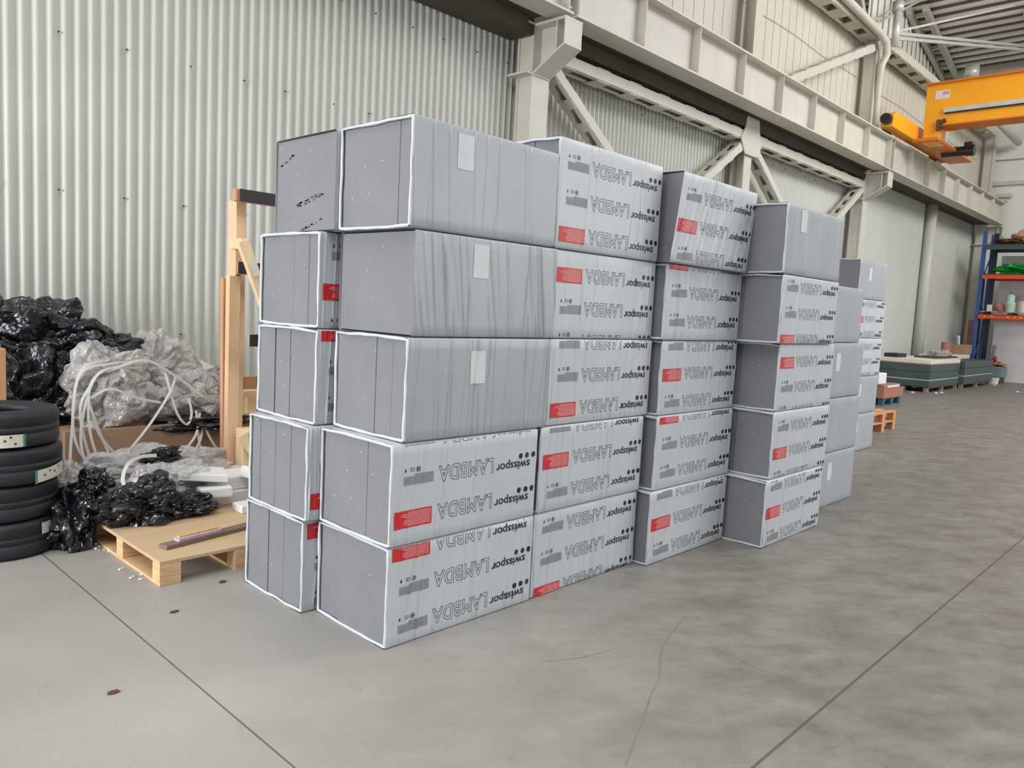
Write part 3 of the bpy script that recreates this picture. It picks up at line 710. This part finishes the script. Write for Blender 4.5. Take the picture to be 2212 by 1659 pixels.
# D
for i, (X, Y, red, nf, ln) in enumerate(((4.235, 2.715, .29, 18, 'red panel at its centre left'), (4.265, 2.725, 1.0, 18, 'red panel cut by its top edge'), (4.29, 2.745, 1.28, 26, 'red panel at mid height'), (4.265, 2.735, 2.01, 22, 'red strip along its top edge'))):
    package('D%d' % i, X, Y, i * h, 'printed package in the third column, %s, %s' % (LV[i], ln), GD, red, (.2, .4), nf=nf, amp=.0028, slant=.03)
package('D4', 4.30, 2.68, 4 * h, 'printed foam package on top of the third column, its film slipped askew', GD, 2.245, (.2, .4), nf=26, amp=.0055, slant=.2, H=.575, skew=-.10, lip=False)
# E
for i, (X, Y, red, nf, ln) in enumerate(((5.255, 2.405, .27, 10, 'standing on the floor'), (5.33, 2.425, .70, 10, 'red panel below its middle'), (5.36, 2.44, 1.37, 22, 'red panel near its top'), (5.275, 2.42, 1.535, 12, 'red panel on its bottom edge'))):
    package('E%d' % i, X, Y, i * h, 'printed package in the fourth column, %s, %s' % (LV[i], ln), GE, red, (.3,), nf=nf, amp=.003, slant=.08, depth=.60)
package('E4', 5.26, 2.42, 4 * h, 'plain wrapped package topping the fourth column, pale sheet on its film', GE, None, (), sheet=(.22, .47, .10, .16), nf=14, amp=.002, slant=-.05, depth=.60)
# F
for i in range(4):
    package('F%d' % i, 6.56 + (.03, .02, 0, -.14)[i], 2.63, i * h, 'plain wrapped package in the column behind the fourth, %s of its stack' % ('bottom one', 'second one up', 'third one up', 'top one')[i], GF, None, (), sheet=((.36, .4, .1, .16) if i in (0, 2) else None), nf=8, amp=.002, depth=.6)
# G
for i in range(5):
    package('G%d' % i, 10.0, 3.60, i * h, 'grey foam package in the farthest narrow column, %s one' % LV[i], GG, (None, None, 1.2, 1.75, None)[i], (), sheet=((.3, .4, .1, .16) if i in (0, 1, 4) else None), nf=10, amp=.003, depth=.6, length=(1.0, 1.0, 1.02, 1.02, .95)[i])

# ------------------------------------------------------------------ tyres
cx, cy = 1.22, 5.48
prof = [(.205, .03), (.225, .012), (.26, .0), (.31, .006), (.327, .018), (.331, .04), (.3305, .085), (.326, .088), (.326, .096), (.3305, .099), (.331, .112), (.3305, .125), (.326, .128), (.326, .136), (.3305, .139), (.331, .182), (.327, .205), (.31, .219), (.26, .225), (.225, .213), (.205, .195), (.2, .16), (.25, .15), (.25, .075), (.2, .065), (.205, .03)]
stk = {1: None}
for i, (dx, dy) in enumerate(((0, 0), (-.01, .01), (.012, -.006), (-.004, 0))):
    z = i * .222
    t = thing('car_tyre', 'black car tyre, %s in the stack at the left edge' % ('bottom one', 'second one up', 'third one up', 'top one, rim hole showing')[i], 'tyre', (cx + dx, cy + dy, z), 'stacked car tyres')
    MB().lathe([(r, zz) for r, zz in prof], (cx + dx, cy + dy, z), 64).build('tyre_body', M['tyre'], t, smooth=True)
    def patch(a0, a1, z0, z1, m, rr, nm, par, sh=0):
        mb = MB().sheet(lambda u, w_: (cx + dx + rr * math.cos(math.radians(a0 + (a1 - a0) * u)), cy + dy + rr * math.sin(math.radians(a0 + (a1 - a0) * u)), z0 + (z1 - z0) * w_ + sh * u), 14, 2)
        return mb.build(nm, m, par)
    if i == 3:
        s_ = patch(-112, -80, .685, .76, M['sticker'], .334, 'paper_sticker', t); patch(-80, -77.5, .685, .76, M['stickergreen'], .334, 'sticker_edge', s_)
        for a_, z_ in ((-108, .71), (-104, .735), (-97, .72), (-92, .74), (-88, .70)): patch(a_, a_ + 2, z_, z_ + .012, M['ink'], .336, 'sticker_print', s_)
    if i == 2:
        s_ = patch(-69, -26, .455, .53, M['sticker'], .334, 'paper_sticker', t, .02); patch(-72, -69, .45, .53, M['stickergreen'], .334, 'sticker_edge', s_)
        for a_, z_ in ((-62, .49), (-55, .51), (-48, .50), (-40, .52)): patch(a_, a_ + 2, z_, z_ + .012, M['ink'], .336, 'sticker_print', s_)
    if i == 0:
        patch(-62, -46, .13, .20, M['sticker'], .334, 'paper_sticker', t)
single(MB().box(1.20, 1.395, 6.02, 6.12, 0, 1.2), 'wooden_post', M['wood_o'], 'orange wooden post end behind the tyre stack at left edge', 'post', bevel=.006)

# ------------------------------------------------------------------ pallet in the foreground
def pallet(x0, y0, nx, ny, mt, mb_, label, top=True, hgt=.145, name='wooden_pallet', slats=True):
    t = thing(name, label, 'pallet', (x0 + nx / 2, y0 + ny / 2, 0))
    if top: MB().box(x0, x0 + nx, y0, y0 + ny, hgt - .02, hgt).build('top_sheet', mt, t, bevel=.002)
    else:
        for i in range(5):
            yy = y0 + (ny - .11) * i / 4; MB().box(x0, x0 + nx, yy, yy + .11, hgt - .02, hgt).build('top_board', mt, t)
    for i in range(3):
        yy = y0 + (ny - .1) * i / 2
        for j in range(3):
            xx = x0 + (nx - .12) * j / 2; MB().box(xx, xx + .12, yy, yy + .1, .018, hgt - .02).build('block', mb_, t, bevel=.002)
    for j in range(3):
        xx = x0 + (nx - .12) * j / 2; MB().box(xx, xx + .12, y0, y0 + ny, 0, .018).build('bottom_board', mb_, t, bevel=.002)
    return t
pallet(1.70, 4.235, 1.0, 1.2, M['ply'], M['plyedge'], 'low wooden pallet with flat plywood top beside the nearest foam column')
single(MB().bar((1.80, 4.44, .158), (2.62, 4.60, .158), .075, .024), 'board_offcut', M['brownboard'], 'narrow brown board lying on the plywood pallet', 'board', bevel=.002)
t = thing('foam_strip', 'lilac foam strip with orange top lying on the brown board', 'foam strip', (2.0, 4.46, .171))
MB().bar((1.885, 4.455, .181), (2.17, 4.51, .181), .05, .018).build('strip_body', M['purple'], t)
MB().bar((1.90, 4.47, .194), (2.165, 4.52, .194), .03, .008).build('strip_top', M['yellowfoam'], t)

# ------------------------------------------------------------------ rubbish heap
single(MB().box(1.74, 3.10, 5.95, 6.95, 0, .60).box(1.72, 3.12, 5.93, 5.95, 0, .62), 'cardboard_box', M['cardboard'], 'long brown cardboard box half buried under film by the wall', 'box', bevel=.004)
single(crumple((2.75, 6.02, .60), (.45, .17, .07), 31, 4, .3, 1.8), 'black_film_sheet', M['blackfilm'], 'black film strip draped over the cardboard box rim', 'plastic film')
BK = [((.95, 7.0, 1.03), (.78, .42, .56), 1, 'large glossy black film bundle at the left edge, highest of the pile'),
      ((1.75, 7.02, 1.12), (.50, .42, .42), 2, 'black film bundle in the middle of the black pile, ragged top'),
      ((2.12, 6.75, 1.10), (.42, .36, .26), 3, 'black film bundle sloping down to the clear film heap'),
      ((1.15, 6.72, .42), (.66, .52, .52), 4, 'black film bundle low in the pile behind the tyres'),
      ((1.72, 6.70, .62), (.45, .42, .50), 5, 'black film bundle beneath the ragged one, beside the clear heap')]
for c, s, sd, lb in BK:
    single(crumple(c, s, sd, 6, .30, 1.7, 0.0 if c[2] < .7 else None, spike=.5), 'black_film_bundle', M['blackfilm'], lb, 'film bundle', 'black film bundles by the wall')
WT = [((2.12, 6.30, .84), (.33, .28, .33), 11, 'crumpled clear film bundle tangled with white straps'),
      ((2.66, 6.72, .92), (.36, .34, .36), 12, 'tall clear film bundle against the corrugated wall'),
      ((2.76, 6.28, .74), (.26, .22, .24), 13, 'rounded clear film bundle hanging over the cardboard box'),
      ((3.14, 6.75, .76), (.34, .30, .26), 14, 'clear film bundle at the right end of the heap, by the wooden rack')]
for c, s, sd, lb in WT:
    single(crumple(c, s, sd, 6, .26, 1.9, spike=.2), 'clear_film_bundle', M['clearfilm'], lb, 'film bundle', 'clear film bundles by the wall')
single(MB().box(3.05, 3.23, 6.86, 6.95, .84, 1.02).rot(.5, (3.1, 6.9, .9), 0, 'Y'), 'white_board_scrap', M['foamwhite'], 'white board corner poking out above the clear film', 'board')
single(crumple((3.38, 6.9, .82), (.14, .16, .15), 17, 4, .35, 1.7), 'black_film_scrap', M['blackfilm'], 'small black film scrap left of the wooden rack', 'plastic film')
def ribbon(pts, wd, name, m, label, group, nn=8, th=.003):
    # catmull-rom through the points, flat strap
    P = [Vector(p) for p in pts]; P = [P[0] * 2 - P[1]] + P + [P[-1] * 2 - P[-2]]; out = []
    for i in range(1, len(P) - 2):
        for k in range(nn):
            t = k / nn; a, b, c, d = P[i - 1], P[i], P[i + 1], P[i + 2]
            out.append(.5 * ((2 * b) + (c - a) * t + (2 * a - 5 * b + 4 * c - d) * t * t + (3 * b - a - 3 * c + d) * t ** 3))
    out.append(P[-2]); mb = MB(); n = len(out)
    view = Vector((.35, .93, -.1))
    for i, p in enumerate(out):
        d = (out[min(i + 1, n - 1)] - out[max(i - 1, 0)]).normalized(); s = d.cross(view)
        s = s.normalized() if s.length > 1e-3 else Vector((1, 0, 0))
        nr = s.cross(d).normalized()
        for a, b in ((-.5, -.5), (.5, -.5), (.5, .5), (-.5, .5)): mb.v.append(tuple(p + s * wd * a + nr * th * b))
    for i in range(n - 1):
        for j in range(4): a = i * 4 + j; b = i * 4 + (j + 1) % 4; mb.f.append([a, b, b + 4, a + 4])
    mb.f += [[0, 1, 2, 3], [(n - 1) * 4 + q for q in (3, 2, 1, 0)]]
    return single(mb, name, m, label, 'strap', group)
ST = [([(2.02, 5.95, 1.12), (1.84, 5.90, 1.08), (1.77, 5.88, .90), (1.76, 5.87, .62), (1.82, 5.86, .44), (1.90, 5.86, .40)], 'white strap just right of the leftmost one, ending on the box front'),
      ([(1.90, 5.87, 1.0), (1.80, 5.86, .8), (1.84, 5.85, .5), (1.92, 5.85, .30)], 'short white strap between the hanging ones at the left of the box'),
      ([(1.86, 5.86, .86), (2.0, 5.86, .92), (2.2, 5.87, .84), (2.36, 5.88, .80)], 'white strap lying across the left clear film bundle'),
      ([(2.30, 5.98, 1.10), (2.02, 5.90, 1.10), (1.80, 5.88, 1.02), (1.745, 5.86, .62), (1.72, 5.84, .28)], 'leftmost white strap hanging down from the clear film'),
      ([(2.25, 5.96, 1.06), (1.95, 5.88, 1.05), (1.84, 5.86, .85), (1.80, 5.85, .55), (1.87, 5.84, .25)], 'white strap hanging beside the leftmost one'),
      ([(2.08, 5.93, 1.09), (1.88, 5.87, .98), (1.85, 5.85, .7), (1.90, 5.84, .45), (1.98, 5.84, .34), (1.99, 5.84, .42), (1.92, 5.85, .62), (1.86, 5.85, .8)], 'white strap curling back into a long loop'),
      ([(1.84, 5.86, .9), (1.92, 5.85, .6), (2.10, 5.84, .36), (2.16, 5.83, .3)], 'white strap spreading down to the right'),
      ([(2.50, 5.94, 1.0), (2.42, 5.88, .86), (2.25, 5.85, .62), (2.0, 5.84, .32), (1.93, 5.83, .2)], 'long white strap running diagonally down left across the box'),
      ([(1.98, 5.9, 1.04), (2.25, 5.9, 1.12), (2.5, 5.9, .98), (2.68, 5.9, .84), (2.78, 5.92, .80)], 'white strap arching over the clear film top'),
      ([(2.40, 5.9, 1.02), (2.48, 5.88, .72), (2.56, 5.88, .62), (2.60, 5.89, .70), (2.58, 5.9, .82)], 'white strap hanging in a small loop above the box rim'),
      ([(2.67, 5.9, .70), (2.62, 5.87, .52), (2.45, 5.85, .34), (2.40, 5.84, .28)], 'white strap crossing the box front, bending left'),
      ([(2.64, 5.9, .72), (2.66, 5.87, .45), (2.73, 5.85, .30)], 'white strap hanging straight down the box front'),
      ([(2.70, 5.9, .62), (2.66, 5.87, .48), (2.60, 5.86, .36), (2.70, 5.85, .22)], 'white strap at the right of the box front, bent'),
      ([(2.68, 5.9, .66), (2.74, 5.87, .5), (2.85, 5.86, .32)], 'rightmost white strap on the box front')]
for p, lb in ST: ribbon(p, .018, 'strapping_band', M['strap'], lb, 'white strapping bands')
# pile on and behind the pallet
single(MB().box(2.02, 3.05, 5.14, 5.58, .146, .235).rot(.0, (2.5, 5.3, .2)), 'foam_slab', M['foamwhite'], 'long white foam slab on the pallet running toward the foam stack', 'foam slab', bevel=.008)
single(MB().box(2.10, 2.56, 5.10, 5.44, .335, .385).rot(-.35, (2.3, 5.3, .3)).rot(.10, (2.5, 5.3, .3), 0, 'Y'), 'foam_slab', M['foamwhite'], 'flat white foam slab lying tilted on the film', 'foam slab', bevel=.006)
single(MB().box(2.40, 2.95, 5.18, 5.56, .238, .33), 'foam_slab', M['foamwhite'], 'white foam slab underneath the tilted slabs', 'foam slab', bevel=.006)
single(MB().box(2.66, 2.96, 4.98, 5.22, .30, .38).rot(.35, (2.8, 5.1, .3)).rot(.22, (2.8, 5.1, .3), 0, 'Y'), 'foam_slab', M['foamwhite'], 'thick white foam offcut leaning beside the wooden rack foot', 'foam slab', bevel=.006)
single(MB().box(2.30, 2.52, 5.02, 5.14, .237, .31).rot(-.15, (2.4, 5.1, .28)), 'foam_block', M['foamwhite'], 'small white foam block wrapped in clear film', 'foam block', bevel=.012)
single(MB().box(2.50, 2.66, 4.86, 5.0, .146, .20), 'foam_block', M['foamwhite'], 'small white foam block on the pallet touching the rear left column', 'foam block', bevel=.006)
for c, s, sd, m_, lb in (((2.05, 5.62, .36), (.42, .26, .16), 21, 'clearfilm2', 'spread clear film lying in front of the cardboard box'),
                         ((2.20, 5.30, .34), (.34, .18, .12), 22, 'clearfilm2', 'clear film bundle in the middle of the lower heap'),
                         ((2.02, 5.16, .36), (.17, .13, .12), 23, 'clearfilm', 'white crumpled bag on the black film of the lower heap'),
                         ((2.45, 5.66, .38), (.36, .18, .11), 24, 'clearfilm2', 'clear film sheet behind the white foam slabs'),
                         ((1.60, 5.60, .30), (.12, .16, .2), 26, 'clearfilm2', 'clear film scrap beside the tyres')):
    single(crumple(c, s, sd, 5, .3, 1.9, .147 if c[0] > 1.7 else 0.0), 'clear_film_bundle', M[m_], lb, 'film bundle', 'clear film on the pallet')
for c, s, sd, lb in (((1.92, 5.06, .24), (.27, .16, .15), 41, 'glossy black film bundle on the pallet corner, lower heap'),
                     ((2.16, 5.04, .21), (.22, .11, .09), 42, 'flat black film bundle trailing right on the pallet'),
                     ((1.58, 5.32, .16), (.16, .2, .22), 43, 'black film bundle on the floor between tyres and pallet'),
                     ((2.20, 5.50, .47), (.16, .08, .05), 44, 'black film scrap on top of the lower heap'),
                     ((1.70, 5.30, .36), (.12, .12, .10), 45, 'black film wisp beside the steel ring')):
    single(crumple(c, s, sd, 5, .34, 1.8, .147 if c[0] > 1.7 else 0.0, spike=.4), 'black_film_bundle', M['blackfilm'], lb, 'film bundle', 'black film in the lower heap')
ribbon([(1.98, 4.99, .27), (1.86, 5.02, .33), (1.80, 5.06, .42), (1.84, 5.10, .52), (1.93, 5.12, .56), (2.03, 5.12, .56)], .022, 'strapping_band', M['strap'], 'white strap bent in an arc over the lower heap', 'white strapping bands')
single(MB().tube([(1.87, 5.08, .42), (1.93, 5.03, .36)], .032, 14), 'metal_ring', M['galv'], 'shiny grey tube piece on the arched strap', 'tube', smooth=True)
R = random.Random(8)
for i in range(16):
    a = R.random(); x = 1.66 + R.uniform(-.04, .05) + (0 if a < .7 else R.uniform(0, .3)); y = R.choice((R.uniform(4.3, 4.5), R.uniform(4.9, 5.3), R.uniform(4.25, 5.3))); s = R.uniform(.005, .012)
    single(crumple((x, y, s * .6), (s, s, s * .6), i, 1, .2, 1.5, 0), 'foam_crumb', M['foamwhite'], 'tiny white foam crumb among others on the floor along the pallet edge', 'crumb', 'foam crumbs beside the pallet')
for (x, y, lb) in ((1.62, 3.85, 'brown leaf scrap on the floor in front of the pallet'), (2.0, 4.1, 'brown speck on the floor right of the pallet corner'), (1.10, 3.20, 'small brown scrap on the floor near the left joint'), (1.5, 1.75, 'pale tan scrap on the floor near the bottom edge')):
    single(crumple((x, y, .004), (.025, .015, .004), int(x * 10), 2, .5, 2, .001), 'floor_scrap', M['brown'] if x != 1.5 else M['tan'], lb, 'scrap')

# ------------------------------------------------------------------ wooden rack
t = thing('wooden_rack', 'tall pine rack with black padded crossbars behind the nearest foam column', 'rack', (3.2, 5.7, 0))
MB().box(2.845, 2.925, 5.70, 5.83, 0, 2.36).build('post', M['wood'], t, bevel=.003)
MB().box(3.75, 3.83, 5.70, 5.83, 0, 2.36).build('post', M['wood'], t, bevel=.003)
MB().box(2.75, 2.84, 5.60, 5.66, .18, 1.78).rot(0, (0, 0, 0)).build('side_board', M['wood'], t, bevel=.003)
MB().bar((2.80, 5.74, .20), (2.76, 5.70, 1.76), .05, .05, (0, 1, 0)).build('side_board', M['wood_o'], t, bevel=.003)
for z, y, x0 in ((2.385, 5.60, 2.79), (1.84, 5.53, 2.80), (1.30, 5.45, 2.86), (.555, 5.40, 2.84)):
    b_ = MB().box(x0, 3.85, y, y + .06, z - .045, z + .045).build('crossbar', M['wood_o'], t, bevel=.002)
    MB().box(x0 + (.03 if z > 2 else -.02), 3.85, y - .02, y, z - .045, z + .045).build('rubber_pad', M['black'], b_)
MB().box(2.9, 3.85, 5.83, 5.86, .88, .98).build('crossbar', M['wood_o'], t)
MB().bar((2.795, 5.50, 2.04), (3.06, 5.47, 1.36), .05, .085, (1, 0, .38)).build('diagonal_brace', M['wood_pale'], t, bevel=.003)
MB().box(2.79, 2.86, 5.50, 5.70, 1.98, 2.06).build('packing_piece', M['wood'], t, bevel=.002)
MB().bar((2.79, 5.42, .60), (2.99, 5.36, .27), .05, .10, (1, 0, .5)).build('foot_brace', M['wood_pale'], t, bevel=.003)
MB().box(2.80, 2.92, 5.44, 5.56, .25, .62).build('foot_block', M['wood_pale'], t, bevel=.003)
tm = text_mesh('DREWGAN', False, .0); vs, fs, (a, b, c, d_) = tm
k = MB(); L = .52; hh = .038
k.v = [(2.852 + (1 - (q[1] - c) / (d_ - c)) * hh, 5.697, 1.33 + (q[0] - a) / (b - a) * L) for q in vs]; k.f = fs
k.build('stamped_lettering', M['brown'], t)
k = MB(); rect(k, 0, .035, 0, .15); k.v = [(a + 2.83 - (c - .07) * -.0, b, c) for a, b, c in k.v]
MB().bar((2.845, 5.441, 1.90), (2.885, 5.436, 1.79), .002, .04, (1, 0, .38)).build('paper_label', M['label'], t)
# small timber pieces glimpsed behind the rack
for i, (x0, x1, y0, y1, z0, z1, lb) in enumerate(((3.08, 3.35, 6.0, 6.1, .80, .84, 'thin pine batten behind the wooden rack, upper one'), (3.02, 3.35, 5.98, 6.08, .62, .66, 'thin pine batten behind the wooden rack, lower one'), (3.12, 3.2, 6.0, 6.08, .66, .80, 'short upright pine piece between the two battens'))):
    single(MB().box(x0, x1, y0, y1, 0 if i == 1 else z0, z1), 'timber_piece', M['wood_pale'], lb, 'timber')
single(MB().box(2.98, 3.4, 5.5, 5.68, 0, .50), 'timber_block', M['wood_pale'], 'pale timber block under the lowest rack crossbar', 'timber', bevel=.003)

# ------------------------------------------------------------------ far end
def slabstack(x0, x1, y0, y1, label, tops):
    z = .145; n = 0
    for (dz, m_, lb) in tops:
        t_ = MB().box(x0 + .0, x1, y0, y1, z + .004, z + dz)
        single(t_, 'panel_slab', M[m_], lb, 'panel', 'dark green panels on pallets at the far wall' if m_ == 'green' else None, bevel=.01)
        z += dz
    return z
pallet(21.75, 5.88, 2.75, 1.2, M['wood_grey'], M['wood_grey'], 'grey wooden pallet under the left green panel stack', False, .14)
pallet(24.65, 5.78, 3.3, 1.2, M['wood_grey'], M['wood_grey'], 'grey wooden pallet under the right green panel stack', False, .14)
slabstack(21.72, 24.5, 5.85, 7.15, '', ((.16, 'green', 'lowest dark green panel pack of the left stack'), (.05, 'greenfoil', 'pale foil layer between the left green packs'), (.18, 'green', 'middle dark green panel pack of the left stack'), (.17, 'green', 'upper dark green panel pack of the left stack'), (.04, 'brownboard', 'thin board under the cream slab on the left stack'), (.11, 'chip', 'cream slab topping the left green stack')))
slabstack(24.62, 27.95, 5.75, 7.0, '', ((.2, 'green', 'lowest dark green panel pack of the right stack'), (.05, 'greenfoil', 'crumpled pale foil layer in the right stack'), (.2, 'green', 'middle dark green panel pack of the right stack'), (.2, 'green', 'upper dark green panel pack of the right stack')))
single(MB().box(22.0, 22.7, 6.75, 7.1, .86, .96), 'navy_block', M['navy'], 'dark navy block on the left end of the cream slab', 'block')
single(MB().box(23.2, 25.2, 6.1, 6.7, .86, .90), 'dark_plate', M['ink'], 'dark flat plate across both green stacks', 'plate')
single(MB().box(24.7, 27.6, 6.35, 7.0, .80, .92), 'cream_board', M['chip'], 'cream boards behind the dark plate on the right stack', 'board')
single(crumple((25.2, 6.6, .96), (.55, .3, .1), 51, 4, .3, 1.5, .92), 'white_bag', M['clearfilm'], 'crumpled white bag on the cream boards', 'bag')
single(MB().tube([(26.4, 6.75, .92), (26.4, 6.75, 1.28)], .13, 14), 'cardboard_tube', M['carton'], 'brown cardboard tube standing on the cream boards', 'tube')
single(MB().box(27.15, 28.0, 6.4, 7.0, .80 + .12, 1.22), 'carton', M['cardboard'], 'open brown carton at the foot of the blue rack post', 'box', bevel=.02)
for x, m_, lb in ((27.3, 'greybin', 'grey rod sticking out of the brown carton'), (27.6, 'foamwhite', 'white rod sticking out of the brown carton')):
    single(MB().tube([(x, 6.7, 1.22), (x - .1, 6.7, 1.48)], .04, 8), 'rod_piece', M[m_], lb, 'rod')
# blue pallet with cartons
pallet(17.0, 5.42, 1.1, .85, M['blue_wood'], M['blue_wood'], 'blue wooden pallet carrying brown cartons at the far right', False, .15, name='blue_pallet')
single(MB().box(16.95, 18.2, 5.40, 6.3, .155, .36), 'flat_carton', M['carton'], 'large flat reddish carton on the blue pallet', 'box', bevel=.01)
t = thing('flat_carton', 'smaller reddish carton with pale tape stacked on the large one', 'box', (17.5, 5.8, .362))
MB().box(17.0, 18.0, 5.42, 6.2, .362, .44).build('carton_body', M['carton'], t, bevel=.01)
MB().box(17.2, 17.95, 5.415, 5.42, .375, .42).build('tape', M['whitebox'], t)
single(MB().box(16.9, 17.35, 5.5, 5.9, .442, .68), 'white_carton', M['whitebox'], 'white box on top of the reddish cartons', 'box', bevel=.02)
# pallets with plank, right of the last foam column
pallet(12.25, 4.05, 1.15, .8, M['wood_o'], M['wood_o'], 'lower bare wooden pallet behind the farthest foam column', False, .15)
t = pallet(12.25, 4.05, 1.15, .8, M['wood_o'], M['wood_o'], 'upper bare wooden pallet stacked on the lower one', False, .15)
t.location.z = .152
single(MB().bar((12.6, 4.2, .31), (11.9, 4.35, .95), .1, .03, (0, 1, 0)), 'loose_plank', M['wood_pale'], 'pale plank leaning up from the bare pallets against the foam column', 'plank')

# pallet rack by the back wall
t = thing('pallet_rack', 'blue and orange pallet rack against the back wall at the right edge', 'rack', (29.5, 5.0, 0))
for x in (29.3, 30.4):
    MB().box(x, x + .1, 6.62, 6.73, 0, 4.95).build('upright', M['blue'], t)
MB().bar((29.35, 6.68, .6), (30.45, 6.68, 1.7), .03, .04).bar((30.45, 6.68, 1.9), (29.35, 6.68, 3.0), .03, .04).bar((29.35, 6.68, 3.2), (30.45, 6.68, 4.3), .03, .04).build('frame_lacing', M['blue'], t)
for z in (2.16, 3.47, 4.42):
    for x in (29.25, 30.4):
        MB().box(x, x + .06, 3.2, 6.62, z - .07, z + .06).build('beam', M['orange'] if z < 4 else M['green'], t)
mk = MB()
for y in (6.45, 6.25, 5.8, 5.6, 5.45): mk.box(29.24, 29.25, y - .06, y, 2.15, 2.19)
mk.build('beam_marking', M['yellow'], t)
for z, nm in ((4.485, 'top'), (3.535, 'middle')):
    single(MB().box(29.25, 30.45, 3.2, 6.6, z, z + .03), 'shelf_board', M['green' if z > 4 else 'brown'], '%s shelf board on the pallet rack beams' % nm, 'shelf')
pallet(29.28, 4.9, 1.1, 1.7, M['wood'], M['brown'], 'brown wooden pallet on the lowest orange rack beam', False, .11).location.z = 2.225
single(crumple((29.8, 5.75, 3.74), (.35, .62, .18), 61, 5, .4, 2.2, 3.566, spike=.5), 'green_netting', M['greenplastic'], 'tangle of bright green netting on the middle rack shelf', 'netting')
single(crumple((29.7, 5.45, 4.78), (.3, .55, .24), 62, 4, .35, 1.5, 4.516), 'tan_sheeting', M['tan'], 'tan crumpled sheeting on top of the rack', 'sheeting')
single(crumple((29.6, 6.0, 4.62), (.3, .42, .12), 63, 4, .35, 1.5, 4.516), 'brown_sheeting', M['brown'], 'dark brown crumpled sheeting on the rack top, left of the tan', 'sheeting')
def pail(x, y, z, r, hh, m_, lb):
    t = thing('plastic_pail', lb, 'pail', (x, y, z), 'pails on the rack shelf' if z > 1 else None)
    MB().tube([(x, y, z), (x, y, z + hh * .9)], [r * .86, r], 18).build('pail_body', M[m_], t, smooth=False)
    MB().tube([(x, y, z + hh * .9), (x, y, z + hh)], r * 1.06, 18).build('lid', M['whitebox'], t)
zs = 2.338
pail(29.55, 5.78, zs, .155, .3, 'pailgreen', 'white pail with green print under the green bottle on rack')
pail(29.55, 5.42, zs, .16, .36, 'whitebox', 'plain white pail at the right edge of the rack shelf')
t = thing('plastic_bottle', 'mint green plastic bottle standing on a white pail', 'bottle', (29.55, 5.8, zs + .302))
MB().tube([(29.55, 5.8, zs + .302), (29.55, 5.8, zs + .52), (29.55, 5.8, zs + .58)], [.12, .12, .06], 14).build('bottle_body', M['pailgreen'], t)
MB().tube([(29.55, 5.78, zs + .58), (29.55, 5.78, zs + .66)], .045, 10).build('cap', M['greenplastic'], t)
single(crumple((29.55, 6.1, zs + .13), (.16, .17, .2), 64, 3, .2, 1.2, zs), 'pink_sack', M['carton'], 'pinkish sack left of the pails on the rack shelf', 'sack')
single(MB().box(29.4, 29.6, 6.28, 6.42, zs, zs + .22), 'white_carton', M['whitebox'], 'small white box at the left of the rack shelf', 'box')
# leaning panels and floor stuff by the rack
single(MB().box(30.6, 30.66, 5.35, 6.40, 0, 4.25), 'white_board', M['whitebox'], 'tall white board standing behind the rack', 'board')
single(MB().box(30.8, 30.86, 4.0, 5.35, 0, 3.6), 'grey_board', M['backwall'], 'tall pale grey board behind the rack at the right edge', 'board')
for (y0, y1, z0, z1, m_, lb, x) in ((6.42, 6.56, .6, 4.95, 'blackplastic', 'black strip panel right of the blue rack post', 30.0), (6.84, 7.0, .0, 3.7, 'black', 'dark leaning board left of the blue rack post', 30.6), (6.98, 7.2, 0, 2.05, 'carton', 'brown leaning board by the long wall behind the green stacks', 30.6)):
    single(MB().box(x, x + .05, y0, y1, 0, z1), 'leaning_board', M[m_], lb, 'board')
t = thing('plastic_bin', 'blue grey plastic bin holding rags beside the right green stack', 'bin', (29.0, 5.9, 0))
MB().box(28.9, 29.6, 5.68, 6.08, .2, .56).build('bin_body', M['greybin'], t, bevel=.02)
MB().box(28.95, 29.55, 5.72, 5.8, 0, .2).box(28.95, 29.55, 5.96, 6.04, 0, .2).build('leg', M['brown'], t)
single(crumple((29.2, 5.85, .62), (.3, .22, .08), 71, 3, .4, 1.5, .565), 'rag_bundle', M['tan'], 'tan rag bundle lying in the grey bin', 'rags')
single(MB().tube([(29.1, 6.03, .57), (29.1, 6.0, 1.25)], .06, 12), 'grey_tube', M['greybin'], 'grey tube standing up from the grey bin', 'tube')
single(crumple((29.0, 5.93, .78), (.08, .06, .12), 72, 2, .3, 1.5), 'red_tool', M['red'], 'small red tool against the grey tube', 'tool')
pail(28.7, 5.85, 0, .155, .2, 'whitebox', 'white bucket on the floor in front of the grey bin')
R = random.Random(4)
for (x, y) in ((21.3, 6.1), (22.0, 5.75), (22.3, 5.7), (27.6, 5.6), (25.6, 4.6)):
    single(crumple((x, y, .02), (.07, .05, .02), int(x), 1, .3, 1.5, 0), 'floor_crumb', M['foamwhite'], 'pale scrap on the floor before the green panel stacks', 'crumb', 'pale scraps by the green stacks')

# drop helper properties
for o in col.objects:
    if '_w' in o: del o['_w']
